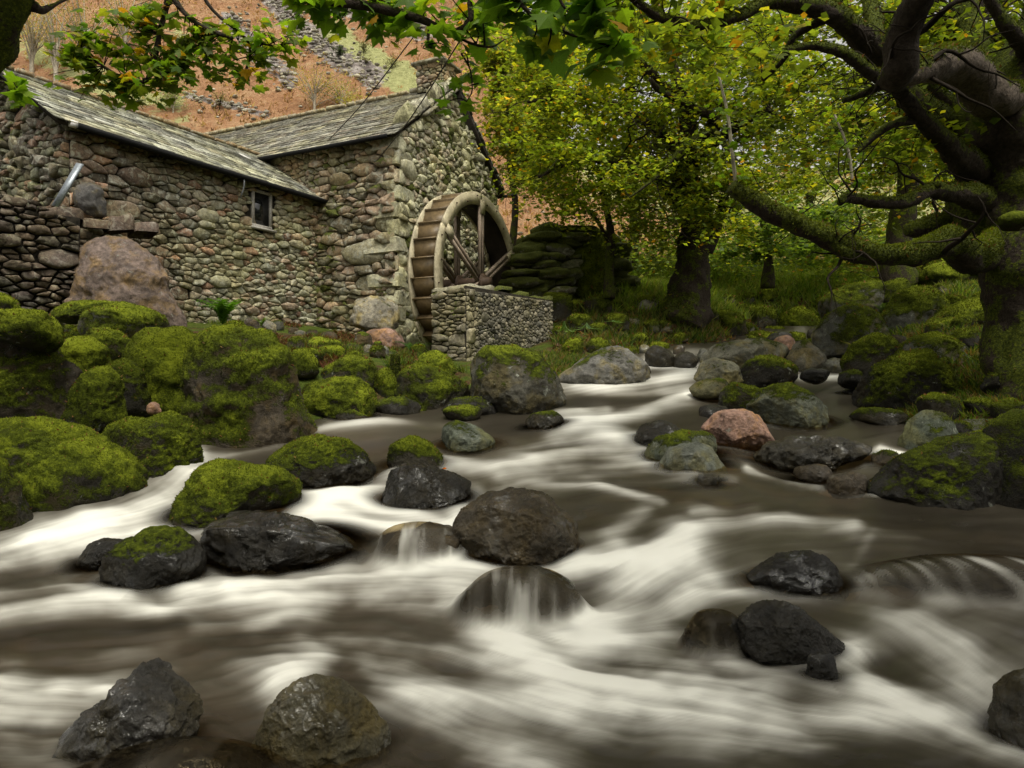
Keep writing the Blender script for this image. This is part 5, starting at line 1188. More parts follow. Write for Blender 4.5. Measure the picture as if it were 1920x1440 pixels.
for (rel, ln, kd), L_ in _by.items():
    for i, (_, _2, ob) in enumerate(sorted(L_)):
        pre = '' if len(L_) == 1 else ORD[min(i, 13)]+' '
        ob['label'] = ('%s%s %s %s the %s' % (pre, CW[kd], 'mossy stone' if kd in ('dark', 'black') else 'bank stone', rel, ln))
build_water()

# ------------------------------------------------------------ ruined mossy wall behind the wheel pit
ruin = empty('ruined_wall', 'ruined dry stone wall end under thick moss, right of the waterwheel', 'wall')
rr_ = np.random.default_rng(33)
rows_ = [(548, 945, 1155), (530, 940, 1150), (514, 945, 1146), (499, 950, 1140), (485, 955, 1132), (471, 965, 1120), (458, 975, 1112), (446, 985, 1105), (434, 1000, 1062)]
for (rw, xa, xb) in rows_:
    x = xa
    while x < xb:
        w = rr_.uniform(26, 76); h = rr_.uniform(10, 24); Y = 18.6+rr_.uniform(-.2, .2)+(x-945)*0.004
        if x > 1066: Y += .8; 
        c = P(x+w/2, rw, Y); s = Y/F; V, Fc = ico(3)
        q = np.sign(V)*np.abs(V)**0.75
        W = q*np.array([w*s*.56, .45, h*s*.62]); W = W*(1+0.42*fbm(V*1.9+x, 4, int(rw))[:, None]); ta = rr_.normal(0, .12); W = W@np.array([[math.cos(ta), 0, math.sin(ta)], [0, 1, 0], [-math.sin(ta), 0, math.cos(ta)]])
        mo = 0.85+0.35*V[:, 2]+(0.35 if x > 1060 or rw < 470 else 0.0)-(0.5 if 1010 < x < 1065 and rr_.random() < .5 else 0)
        me_o = mk('stone', W+c, Fc, M['stone'], ruin, np.array([(.12, .11, .09), (.22, .22, .18), (.09, .085, .07)][rr_.integers(3)]), mo, True)
        x += w*.86
b = MB(); c1 = P(950, 575, 19.3); b.box(c1, np.array([2.7, 0.8, 0]), np.array([-.2, .9, 0]), ZU*1.55, (.03, .03, .02)); b.build('core', M['mortar'], ruin)
ico4 = ico(4)
c = P(1095, 500, 19.6); V, Fc = ico4; W = V*np.array([.75, .7, 1.15]); W = W*(1+.18*fbm(V*2.2, 4, 5)[:, None])
fnn = V/np.linalg.norm(V, axis=1)[:, None]
mo_ = mk('moss_mound', W+c, Fc, M['boulder'], ruin, (.04, .035, .03), np.full(len(V), .95), True, {'wet': np.zeros(len(V))})
tuft_mesh(mo_, W+c, Fc, fnn, np.full(len(Fc), 1/len(Fc)), 9000, 3.2*19/F, rr_, bright=1.1)
# short mossy post
pp = P(741, 690, 9.3); V, Fs, D = tube([pp-ZU*.2, pp, pp+ZU*.18], [.06, .06, .055], 12, 6, rough=.15, seed=4)
po = mk('mossy_post', V, Fs, M['bark'], None, (.05, .04, .03), 1.0, True); tag(po, 'short stub of a post wrapped in green moss by the boulders', 'post')
tri = np.array([[f[0], f[1], f[2]] for f in Fs if len(f) == 4]); tuft_mesh(po, V, tri, D, np.full(len(tri), 1/len(tri)), 1500, 2.7*9.3/F, rr_)

# ------------------------------------------------------------ trees
tr_ = np.random.default_rng(5)
PATHS = {}
def limb(parent, pts, name='limb', sides=12, seg=7, rough=.22, moss=.45, seed=0, tuft=0, mat='bark', bright=1.0):
    """pts: (px,row,Y,radius px)"""
    p = np.array([P(a, b, c) for a, b, c, d in pts]); r = np.array([d*c/F for a, b, c, d in pts])*(.86 if name == 'limb' and sides >= 12 else 1)
    if len(p) > 3: p[1:-1] += tr_.normal(0, .16, (len(p)-2, 3))*r[1:-1, None]
    if sides >= 12: sides = int(sides*1.7); seg = int(seg*1.6)
    V, Fs, D = tube(p, r, sides, seg, rough*1.35, seed)
    V = V+D*(r.mean()*0.10*fbm(V*(3.2/max(r.mean(), .03)*.1+4), 4, seed+31))[:, None]
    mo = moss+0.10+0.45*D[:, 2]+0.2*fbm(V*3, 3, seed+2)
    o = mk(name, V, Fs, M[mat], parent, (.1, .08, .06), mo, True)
    if tuft:
        tri = []
        for f in Fs:
            if len(f) == 4: tri.append((f[0], f[1], f[2])); tri.append((f[0], f[2], f[3]))
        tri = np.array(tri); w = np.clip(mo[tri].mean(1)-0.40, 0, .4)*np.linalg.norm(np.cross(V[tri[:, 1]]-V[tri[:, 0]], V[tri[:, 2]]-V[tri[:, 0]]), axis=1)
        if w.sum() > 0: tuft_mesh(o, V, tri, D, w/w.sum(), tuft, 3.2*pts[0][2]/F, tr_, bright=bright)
    PATHS.setdefault(parent.name, []).append((p, r)); return o, p, r

def gnarl(tw, p, r, n, L, rg, down=.5):
    """crooked side branches that wriggle away from a limb"""
    for k in range(n):
        t = rg.uniform(.15, 1)*(len(p)-1); i = min(int(t), len(p)-2); f = t-i
        a = p[i]*(1-f)+p[i+1]*f; R = (r[i]*(1-f)+r[i+1]*f)*rg.uniform(.18, .42); R = min(R, .05)
        d = rg.normal(0, 1, 3)*[1, .6, .7]+[-.3, 0, .1]; d /= np.linalg.norm(d); q = [a]; l = L*rg.uniform(.5, 1.4); m = 8
        for j in range(m):
            d = d+rg.normal(0, .38, 3)-ZU*down*.22*j/m; d /= np.linalg.norm(d); q.append(q[-1]+d*l/m)
        rr = np.linspace(R, R*.18, m+1); tw.add(q, rr, 5, 2)
        for _ in range(4):
            j = rg.integers(2, m); e = rg.normal(0, 1, 3)*[1, .6, .8]-[0, 0, .5]; e /= np.linalg.norm(e); w = [q[j]]
            for _2 in range(5): e = e+rg.normal(0, .4, 3); e /= np.linalg.norm(e); w.append(w[-1]+e*l*.11)
            tw.add(w, np.linspace(rr[j]*.6, rr[j]*.15, 6), 4, 2)
def leaf_shape(kind):
    if kind == 'maple':
        a = [(0, -.08), (.10, .04), (.34, -.02), (.30, .14), (.52, .22), (.40, .36), (.42, .56), (.22, .50), (.14, .66), (0, .95), (-.14, .66), (-.22, .50), (-.42, .56), (-.40, .36), (-.52, .22), (-.30, .14), (-.34, -.02), (-.10, .04)]
        V = [(x, y, -.35*abs(x)-.18*max(0, y-.4)) for x, y in a]+[(0, .34, .03)]; n = len(a)
        return np.array(V), [(i, (i+1) % n, n) for i in range(n)]
    a = [(0, 0), (.34, .12), (.42, .42), (.16, .62), (0, .95), (-.16, .62), (-.42, .42), (-.34, .12)]
    if kind == 'mid':
        V = [(x, y, -.3*abs(x)-.15*y) for x, y in a]; return np.array(V), [(0, 1, 2, 3, 4), (0, 4, 5, 6, 7)]
    V = [(0, 0, 0), (.40, .35, -.1), (0, .95, -.12), (-.40, .35, -.1)]
    return np.array(V), [(0, 1, 2), (0, 2, 3)]
LCOL = np.array([(0.095, 0.122, 0.014), (0.125, 0.150, 0.016), (0.062, 0.090, 0.016), (0.18, 0.185, 0.016), (0.25, 0.215, 0.014), (0.34, 0.165, 0.014)])
def orient(n, r, droop=.5, up=1.0):
    """random leaf frames: mostly flat, tips hanging outward and down"""
    az = r.uniform(0, 2*math.pi, n); nrm_ = np.stack([r.normal(0, .45, n), r.normal(0, .45, n)-.1, np.full(n, up)], 1); nrm_ /= np.linalg.norm(nrm_, axis=1)[:, None]
    d = np.stack([np.cos(az), np.sin(az), -droop*r.uniform(.2, 1.8, n)], 1); d -= nrm_*(d*nrm_).sum(1)[:, None]; d /= np.linalg.norm(d, axis=1)[:, None]
    return np.cross(d, nrm_), d, nrm_
def leaf_cloud(name, parent, pts, size, kind, probs, r, droop=.5, bright=1.0, stuff=True, up=1.0, hue=None):
    n = len(pts); X, Yd, Z = orient(n, r, droop, up); S, Fs = leaf_shape(kind); k = len(S)
    sz = size*r.uniform(.6, 1.3, n)
    V = pts[:, None, :]+sz[:, None, None]*(S[None, :, 0, None]*X[:, None]+S[None, :, 1, None]*Yd[:, None]+S[None, :, 2, None]*Z[:, None])
    L = len(Fs[0]); Fa = (np.array(Fs)[None]+(np.arange(n)*k)[:, None, None]).reshape(-1, L)
    ci = r.choice(len(LCOL), n, p=probs); c = LCOL[ci]*r.uniform(.6, 1.4, n)[:, None]*bright
    cl = fbm(pts*0.9, 3, 44); c = c*(1+0.35*cl[:, None])
    if hue is not None: c = c*np.array(hue)
    o = mk(name, V.reshape(-1, 3), Fa, M['leaf'], parent, np.repeat(c, k, 0))
    if stuff: o['kind'] = 'stuff'
    return o
PG = [.34, .26, .18, .14, .06, .02]; PY = [.30, .30, .10, .21, .075, .015]; PD = [.40, .22, .30, .06, .015, .005]
class Twigs:
    def __init__(s): s.V = []; s.F = []; s.n = 0
    def add(s, pts, rad, sides=4, seg=2):
        V, Fs, _ = tube(pts, rad, sides, seg, cap=False); s.V.append(V); s.F.append(np.array(Fs)+s.n); s.n += len(V)
    def build(s, name, mat, parent):
        if not s.V: return
        o = mk(name, np.vstack(s.V), np.vstack(s.F), mat, parent, (.03, .02, .015), 0.1, True); o['kind'] = 'stuff'; return o
def sprays(parent, anchors, clusters, size, kind, probs, r, tw, density=1.0, bright=1.0, droop=.5, name='foliage', up=1.0, hue=None, rt=.010, nsub=7):
    """clusters: (px,row,Y,rx px,ry px,count). a branch runs from the nearest anchor to each cluster, twigs fan out, leaves hang on the twigs"""
    allp = []; A = np.array(anchors)
    for (px, row, Y, rx, ry, cnt) in clusters:
        c = P(px, row, Y); s = Y/F; ra = np.array([rx*s, max(rx, ry)*s*.8, ry*s])
        d = np.linalg.norm(A-c, axis=1); a = A[np.argmin(d)]; L = np.linalg.norm(c-a)
        m1 = a+(c-a)*.35+r.normal(0, .05, 3)*L+ZU*.08*L; m2 = a+(c-a)*.7+r.normal(0, .06, 3)*L+ZU*.08*L
        R0 = rt*(0.6+0.25*L)*1.1
        tw.add([a, m1, m2, c], [R0, R0*.75, R0*.5, R0*.3], 5, 4)
        n = int(cnt*density); per = max(1, n//nsub)
        for k in range(nsub):
            e = c+r.normal(0, .62, 3)*ra; st_ = a+(c-a)*r.uniform(.45, 1.0)
            mid = (st_+e)/2+r.normal(0, .10, 3)*ra+ZU*.12*ra[2]
            tw.add([st_, mid, e], [R0*.45, R0*.3, R0*.15], 3, 3)
            t = r.uniform(0.15, 1.15, per)[:, None]
            q = st_*(1-t)**2+2*mid*t*(1-t)+e*t*t+r.normal(0, .17, (per, 3))*ra*[1, 1, .7]
            allp.append(q)
    pts = np.vstack(allp)
    return leaf_cloud(name, parent, pts, size, kind, probs, r, droop, bright, True, up, hue), pts

def grid_clusters(region, n, r, Yr, rx, ry, cnt):
    """region: polygon of the picture; returns clusters evenly strewn"""
    xs = [p[0] for p in region]; ys = [p[1] for p in region]; out = []; best = []
    k = 0
    while len(out) < n and k < n*80:
        k += 1
        x, y = r.uniform(min(xs), max(xs)), r.uniform(min(ys), max(ys))
        if not inpoly((x, y), region): continue
        if any((x-a[0])**2+((y-a[1])*1.5)**2 < (rx*.75)**2 for a in out[-40:]) and r.random() < .7: continue
        out.append((x, y, r.uniform(*Yr), rx*r.uniform(.7, 1.3), ry*r.uniform(.6, 1.3), int(cnt*r.uniform(.6, 1.3))))
    return out

# --- big old tree on the right bank
def unseen_shade_leaves(name, parent, box, n, size, seed, probs):
    """unseen leaf mass added overhead and behind the camera to block light"""
    r = np.random.default_rng(seed); (x0, x1), (y0, y1), (z0, z1) = box
    nc = max(8, n//220); c = np.stack([r.uniform(x0, x1, nc), r.uniform(y0, y1, nc), r.uniform(z0, z1, nc)], 1)
    p = c[r.integers(nc, size=n)]+r.normal(0, .75, (n, 3))*[1.2, 1.2, .5]
    return leaf_cloud(name, parent, p, size, 'small', probs, r, .5)
big = empty('sycamore_tree', 'huge old mossy tree at the right edge with thick twisting limbs over the stream', 'tree')
TY = 7.6
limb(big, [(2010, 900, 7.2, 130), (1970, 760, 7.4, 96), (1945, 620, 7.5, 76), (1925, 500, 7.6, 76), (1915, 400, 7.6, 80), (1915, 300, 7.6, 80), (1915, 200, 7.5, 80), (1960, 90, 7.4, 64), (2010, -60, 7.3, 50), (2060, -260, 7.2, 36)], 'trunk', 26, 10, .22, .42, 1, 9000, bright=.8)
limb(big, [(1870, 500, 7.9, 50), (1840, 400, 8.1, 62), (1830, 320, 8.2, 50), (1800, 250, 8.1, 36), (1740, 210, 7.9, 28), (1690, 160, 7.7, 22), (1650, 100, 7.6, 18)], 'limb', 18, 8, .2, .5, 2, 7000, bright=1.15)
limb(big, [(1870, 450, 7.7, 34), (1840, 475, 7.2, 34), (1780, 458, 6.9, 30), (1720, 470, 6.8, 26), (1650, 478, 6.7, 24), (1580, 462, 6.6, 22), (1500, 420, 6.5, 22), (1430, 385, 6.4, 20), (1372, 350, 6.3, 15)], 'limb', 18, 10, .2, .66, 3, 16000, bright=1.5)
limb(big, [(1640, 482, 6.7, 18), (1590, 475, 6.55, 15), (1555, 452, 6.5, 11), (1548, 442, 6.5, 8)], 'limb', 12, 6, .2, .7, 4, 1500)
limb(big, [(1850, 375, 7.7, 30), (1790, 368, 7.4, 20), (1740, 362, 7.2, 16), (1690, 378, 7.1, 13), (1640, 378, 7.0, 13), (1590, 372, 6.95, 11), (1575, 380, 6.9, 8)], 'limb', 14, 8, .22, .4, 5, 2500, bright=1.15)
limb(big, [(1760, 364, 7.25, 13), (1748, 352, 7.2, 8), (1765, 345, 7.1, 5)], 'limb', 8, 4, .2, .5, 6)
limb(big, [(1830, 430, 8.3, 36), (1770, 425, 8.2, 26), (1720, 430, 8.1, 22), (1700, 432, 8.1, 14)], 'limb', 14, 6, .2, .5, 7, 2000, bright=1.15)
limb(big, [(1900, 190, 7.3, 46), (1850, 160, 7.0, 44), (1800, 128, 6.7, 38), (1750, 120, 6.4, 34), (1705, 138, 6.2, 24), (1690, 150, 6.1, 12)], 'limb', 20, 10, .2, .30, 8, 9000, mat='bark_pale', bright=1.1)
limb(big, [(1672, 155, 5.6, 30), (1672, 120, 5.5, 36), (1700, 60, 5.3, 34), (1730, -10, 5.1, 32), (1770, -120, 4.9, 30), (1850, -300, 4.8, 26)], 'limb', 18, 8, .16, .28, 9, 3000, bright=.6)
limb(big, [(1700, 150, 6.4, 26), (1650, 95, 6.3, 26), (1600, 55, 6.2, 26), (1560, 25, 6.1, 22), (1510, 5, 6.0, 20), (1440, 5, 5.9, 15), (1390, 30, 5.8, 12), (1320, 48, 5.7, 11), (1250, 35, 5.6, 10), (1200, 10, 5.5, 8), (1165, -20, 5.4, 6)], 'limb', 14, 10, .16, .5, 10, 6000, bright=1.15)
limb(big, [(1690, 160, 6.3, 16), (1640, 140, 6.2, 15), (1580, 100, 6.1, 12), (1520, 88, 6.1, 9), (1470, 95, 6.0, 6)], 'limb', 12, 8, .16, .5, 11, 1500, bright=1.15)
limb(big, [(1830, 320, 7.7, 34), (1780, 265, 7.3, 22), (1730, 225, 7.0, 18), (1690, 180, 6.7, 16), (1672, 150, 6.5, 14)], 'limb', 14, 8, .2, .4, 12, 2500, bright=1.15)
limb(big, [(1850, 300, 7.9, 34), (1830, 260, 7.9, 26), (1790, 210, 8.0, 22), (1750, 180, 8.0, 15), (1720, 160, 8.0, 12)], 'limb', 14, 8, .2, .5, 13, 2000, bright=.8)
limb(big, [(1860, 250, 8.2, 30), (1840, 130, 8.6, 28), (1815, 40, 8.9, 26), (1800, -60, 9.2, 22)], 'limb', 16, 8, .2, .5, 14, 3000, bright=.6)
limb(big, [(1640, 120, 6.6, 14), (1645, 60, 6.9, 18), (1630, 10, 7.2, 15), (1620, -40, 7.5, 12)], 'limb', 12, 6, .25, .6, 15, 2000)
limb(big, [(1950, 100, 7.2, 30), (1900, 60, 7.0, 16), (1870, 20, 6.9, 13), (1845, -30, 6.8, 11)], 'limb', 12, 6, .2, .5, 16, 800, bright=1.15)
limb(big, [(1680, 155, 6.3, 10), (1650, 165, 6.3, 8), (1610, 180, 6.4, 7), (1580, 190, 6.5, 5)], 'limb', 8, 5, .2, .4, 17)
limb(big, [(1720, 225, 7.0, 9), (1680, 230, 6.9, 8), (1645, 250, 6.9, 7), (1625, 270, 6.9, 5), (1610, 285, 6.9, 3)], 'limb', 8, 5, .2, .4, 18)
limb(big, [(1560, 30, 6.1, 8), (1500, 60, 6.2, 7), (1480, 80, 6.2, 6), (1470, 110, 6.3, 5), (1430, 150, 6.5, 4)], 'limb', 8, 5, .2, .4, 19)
V_, F_ = ico(4); kc = P(1905, 415, 6.9); W_ = V_*np.array([.16, .15, .10]); W_ = W_*(1+.12*fbm(V_*2, 3, 2)[:, None])
kn = mk('moss_knob', W_+kc, F_, M['boulder'], big, (.04, .03, .02), np.full(len(V_), .7)+.3*V_[:, 2], True, {'wet': np.zeros(len(V_))})
anch = [P(a, b, c) for a, b, c in ((1372, 350, 6.3), (1430, 385, 6.4), (1575, 380, 6.9), (1690, 150, 6.1), (1600, 55, 6.2), (1510, 5, 6.0), (1390, 30, 5.8), (1250, 35, 5.6), (1165, -20, 5.4), (1470, 95, 6.0), (1580, 190, 6.5), (1610, 285, 6.9), (1430, 150, 6.5), (1720, 160, 8.0), (1815, 40, 8.9), (1620, -40, 7.5), (1845, -30, 6.8), (1770, -120, 4.9), (2010, -60, 7.3), (1800, 128, 6.7))]
tw = Twigs(); r1 = np.random.default_rng(101)
cl = grid_clusters([(1420, -60), (2000, -60), (2000, 250), (1800, 330), (1560, 330), (1420, 250)], 78, r1, (9.0, 13.0), 85, 50, 260)
cl += grid_clusters([(1080, -80), (1450, -80), (1450, 130), (1100, 60)], 16, r1, (5.0, 7.0), 90, 50, 90)
cl += grid_clusters([(1420, -40), (1900, -40), (1900, 200), (1760, 300), (1480, 300)], 22, r1, (7.2, 9.0), 85, 50, 110)
# the crown goes on above and behind the camera's view: it roofs the right side of the stream
over = [(r1.uniform(2.0, 8.5), r1.uniform(2.0, 10), r1.uniform(6.0, 10.5)) for _ in range(34)]
for (x, y, z) in over[:8]:
    cl.append((960+F*x/y, 720-F*(z-CAMZ)/y, y, 0.9*F/y, .5*F/y, 150))
sprays(big, anch, cl, .10, 'small', PG, r1, tw, 1.0, 1.6, .5)
for p, r in PATHS[big.name][1:]: gnarl(tw, p, r*.7, 4 if len(p) > 5 else 2, .8, r1)
tw.build('twigs', M['twig'], big)
unseen_shade_leaves('crown', big, ((1.3, 12), (-7, 0.5), (5, 10)), 15000, .24, 900, PG)  # unseen leaves added above and behind the camera to darken the right side
# near leaves that can be picked out one by one: lobed leaves, each its own object
LS, LF = leaf_shape('maple'); lmesh = []
for i, c in enumerate([(0.12, .20, .014), (.095, .17, .014), (0.15, .225, .014), (.065, .12, .018), (.25, .24, .014), (.38, .21, .012)]):
    me = bpy.data.meshes.new('leaf'); me.from_pydata([tuple(v) for v in LS], [], LF)
    a = me.attributes.new('col', 'FLOAT_COLOR', 'POINT'); a.data.foreach_set('color', np.tile(np.array([*c, 1]), len(LS)).astype(np.float32)); me.materials.append(M['leaf']); lmesh.append(me)
from mathutils import Matrix
def leaf_parts(parent, pts, size, r, probs, droop=.9):
    X, Yd, Z = orient(len(pts), r, droop, .75)
    for i, p in enumerate(pts):
        o = bpy.data.objects.new('leaf', lmesh[r.choice(6, p=probs)]); COL.objects.link(o); o.parent = parent
        s = size*r.uniform(.6, 1.3)
        m = Matrix(((X[i][0]*s, Yd[i][0]*s, Z[i][0]*s, p[0]), (X[i][1]*s, Yd[i][1]*s, Z[i][1]*s, p[1]), (X[i][2]*s, Yd[i][2]*s, Z[i][2]*s, p[2]), (0, 0, 0, 1)))
        o.matrix_basis = m; k = r.uniform(1.0, 1.75); o.color = (k, k, k, 1)
def near_spray(parent, stems, zones, size, r, probs, nparts=290, rest=None, twr=.006):
    """stems: lists of (px,row,Y,rpx); zones: (px,row,Y,rx,ry,count)"""
    tw = Twigs(); anc = []
    for st_ in stems:
        _, p, rr = limb(parent, st_, 'branch', 8, 5, .2, .12, int(r.integers(99)))
        for t in np.linspace(.3, 1, 6): anc.append(np.array([np.interp(t, np.linspace(0, 1, len(p)), p[:, k]) for k in range(3)]))
    anc = np.array(anc); pts = []
    for (px, row, Y, rx, ry, cnt) in zones:
        c = P(px, row, Y); s = Y/F; ra = np.array([rx*s, max(rx, ry)*s*.6, ry*s]); nt_ = max(2, cnt//5); got = 0
        for k in range(nt_):
            e = c+np.clip(r.normal(0, .6, 3), -1.1, 1.1)*ra; a = anc[np.argmin(np.linalg.norm(anc-e, axis=1)+r.uniform(0, .25, len(anc)))]
            mid = (a+e)/2+ZU*.08*np.linalg.norm(e-a)+r.normal(0, .03, 3); tw.add([a, mid, e], [twr, twr*.7, twr*.4], 4, 4)
            m_ = cnt//nt_
            t = r.uniform(.45, 1.05, m_)[:, None]; q = a*(1-t)**2+2*mid*t*(1-t)+e*t*t+r.normal(0, .05, (m_, 3)); pts.append(q)
    tw.build('twigs', M['twig'], parent); pts = np.vstack(pts); idx = r.permutation(len(pts))
    leaf_parts(parent, pts[idx[:nparts]], size, r, probs)
    if len(pts) > nparts: leaf_cloud('foliage', parent, pts[idx[nparts:]], size, 'maple', [probs[0], probs[2], probs[1]+probs[3], probs[4], 0, probs[5]], r, .9, 1.7)
PN = [.30, .25, .22, .16, .05, .02]
# --- tree whose mossy trunk enters at the upper left
lt = empty('left_sycamore', 'mossy trunk at the upper left corner with lobed leaves hanging over the wing roof', 'tree')
limb(lt, [(-330, 900, 5.6, 80), (-290, 520, 5.5, 60), (-190, 300, 5.4, 48), (-75, 160, 5.3, 40), (-20, 90, 5.3, 38), (15, 20, 5.2, 40), (30, -60, 5.1, 42), (40, -150, 5.0, 46), (0, -400, 5.0, 44)], 'trunk', 20, 8, .2, .72, 31, 9000, bright=1.4)
limb(lt, [(60, 12, 5.2, 12), (80, 18, 5.3, 6), (110, 5, 5.4, 3), (140, -10, 5.5, 2)], 'limb', 8, 4, .3, .2, 32)
limb(lt, [(40, -150, 5.0, 26), (180, -160, 5.8, 18), (320, -120, 6.4, 12), (420, -60, 6.8, 9)], 'limb', 10, 5, .15, .4, 33)
near_spray(lt, [[(330, -100, 6.5, 7), (314, 0, 6.6, 5.5), (300, 60, 6.6, 5), (288, 110, 6.6, 4.5), (270, 152, 6.6, 3.5), (235, 148, 6.6, 3), (195, 125, 6.6, 2), (150, 95, 6.6, 1.5)],
                [(300, -60, 6.5, 7), (335, 10, 6.5, 5), (380, 50, 6.5, 4.5), (436, 72, 6.5, 3.5)],
                [(350, -60, 6.6, 4), (400, 20, 6.6, 3), (460, 72, 6.6, 2.5), (468, 110, 6.6, 2), (455, 140, 6.6, 1.5)], [(460, 74, 6.6, 2), (510, 85, 6.6, 2), (548, 80, 6.6, 1.5)]],
           [(230, 60, 6.6, 85, 40, 115), (175, 110, 6.6, 60, 40, 100), (230, 160, 6.6, 95, 26, 130), (330, 120, 6.6, 45, 40, 90), (370, 60, 6.6, 50, 45, 50), (375, 145, 6.6, 28, 20, 24), (440, 60, 6.6, 60, 40, 50), (500, 80, 6.6, 60, 30, 55), (470, 150, 6.6, 30, 22, 26), (545, 85, 6.6, 18, 18, 12), (270, 20, 6.6, 60, 20, 50), (400, 130, 6.6, 50, 30, 40)], .122, np.random.default_rng(51), [.26, .22, .24, .12, .11, .05])
near_spray(lt, [[(-20, 150, 4.6, 3), (10, 155, 4.6, 2), (35, 165, 4.6, 1.5)]], [(15, 170, 4.6, 32, 24, 14)], .13, np.random.default_rng(52), PN)
unseen_shade_leaves('crown', lt, ((-10, -3.5), (-7, 2.0), (4.5, 8.5)), 9000, .24, 901, PG)  # unseen leaves added overhead on the left to hold back light
unseen_shade_leaves('crown', lt, ((-11, 3), (-10, -3.5), (1, 8)), 20000, .26, 902, PG)  # unseen leaf bank added behind the camera to dim frontal light
# --- bough across the top centre, from the tree over the camera
bo = empty('overhanging_bough', 'dark bough with broad lobed leaves crossing the top centre above the chimney', 'bough')
near_spray(bo, [[(480, -40, 4.4, 8), (560, -4, 4.4, 8), (640, 5, 4.4, 9), (730, 18, 4.4, 9), (800, 45, 4.4, 7), (845, 60, 4.4, 6), (880, 40, 4.4, 5), (880, -10, 4.4, 5)], [(845, 60, 4.4, 4), (880, 80, 4.4, 2.5), (920, 88, 4.4, 2), (945, 75, 4.4, 1.5)],
                [(700, 10, 4.4, 4), (705, -20, 4.4, 4)], [(805, 50, 4.4, 3), (803, 80, 4.4, 2.5), (815, 98, 4.4, 1.5)], [(865, 100, 4.5, 2), (882, 130, 4.5, 1.6), (885, 170, 4.5, 1.3), (875, 190, 4.5, 1)]],
           [(600, 15, 4.5, 60, 22, 30), (545, 35, 4.5, 25, 26, 12), (680, 40, 4.6, 60, 25, 28), (750, 60, 4.6, 40, 22, 16), (790, 10, 4.4, 80, 26, 34), (800, 85, 4.4, 34, 20, 10), (880, 40, 4.4, 60, 26, 22), (850, 130, 4.5, 30, 25, 10), (850, 200, 4.6, 26, 30, 12), (660, 0, 4.4, 120, 20, 40)], .13, np.random.default_rng(53), PN)
rb_ = empty('overhanging_bough', 'bough of large dark green leaves hanging from the top edge right of the chimney', 'bough')
near_spray(rb_, [[(930, -60, 3.5, 5), (970, 0, 3.5, 4), (1010, 40, 3.5, 3), (1080, 68, 3.5, 2.5), (1140, 85, 3.5, 2)], [(1040, -60, 3.5, 4), (1050, 0, 3.5, 3), (1080, 40, 3.5, 2)]],
           [(990, 10, 3.6, 50, 30, 14), (1060, 10, 3.5, 80, 30, 22), (1130, 30, 3.5, 70, 30, 22), (1110, 80, 3.5, 50, 28, 14), (1010, 80, 3.6, 40, 20, 6), (1160, 120, 3.6, 34, 20, 8), (1000, -30, 3.5, 120, 26, 26)], .155, np.random.default_rng(54), [.22, .28, .12, .34, .03, .01])

# --- tree in the middle distance, drooping yellow green crown
mid = empty('drooping_tree', 'broad yellow green tree with gnarled ivy clad trunk above the upper rapids', 'tree')
limb(mid, [(1275, 620, 18.0, 46), (1285, 560, 18.2, 40), (1298, 500, 18.3, 34), (1305, 450, 18.3, 34), (1300, 390, 18.2, 28), (1280, 320, 18.0, 20), (1290, 240, 17.6, 16), (1270, 150, 17.4, 12), (1230, 60, 17.2, 9)], 'trunk', 20, 8, .3, .3, 61, 3500, bright=.6)
limb(mid, [(1320, 470, 18.2, 18), (1345, 420, 18.0, 13), (1360, 370, 17.8, 10)], 'limb', 10, 5, .2, .3, 62)
mlimbs = [[(1290, 400, 18.0, 15), (1240, 340, 17.2, 11), (1170, 310, 16.4, 8), (1090, 300, 15.6, 5), (1010, 330, 15, 3)], [(1285, 330, 18, 14), (1340, 240, 16.8, 10), (1300, 200, 16.0, 8), (1240, 170, 15.4, 6), (1220, 150, 15, 4)],
          [(1290, 300, 17.6, 12), (1200, 220, 16.6, 8), (1100, 180, 15.8, 6), (990, 190, 15, 4)], [(1290, 300, 17.6, 12), (1380, 240, 16.4, 8), (1440, 210, 15.8, 5), (1480, 230, 15, 3)], [(1280, 200, 17.4, 10), (1180, 100, 16.6, 7), (1060, 60, 16, 4)], [(1340, 240, 16.8, 8), (1290, 270, 15.6, 6), (1230, 330, 14.8, 4), (1180, 370, 14.5, 2)], [(1330, 235, 16.8, 8), (1370, 290, 15.4, 5), (1370, 360, 15, 3)]]
an2 = []
for i, l in enumerate(mlimbs):
    _, p, _r = limb(mid, l, 'limb', 10, 7, .25, .3, 63+i, mat='bark'); an2 += [p[k] for k in range(1, len(p))]
tw = Twigs(); r2 = np.random.default_rng(102)
cl = grid_clusters([(960, 20), (1500, 0), (1520, 330), (1440, 420), (1330, 460), (1180, 460), (1050, 400), (985, 350), (975, 120)], 112, r2, (14.5, 18.5), 75, 42, 360)
sprays(mid, an2, cl, .125, 'small', PY, r2, tw, 1.0, 1.95, .6, nsub=12, hue=(1, 1, 1))
for p, r in PATHS[mid.name][1:]: gnarl(tw, p, r*.8, 7, 2.2, r2, .9)
tw.build('twigs', M['twig'], mid)

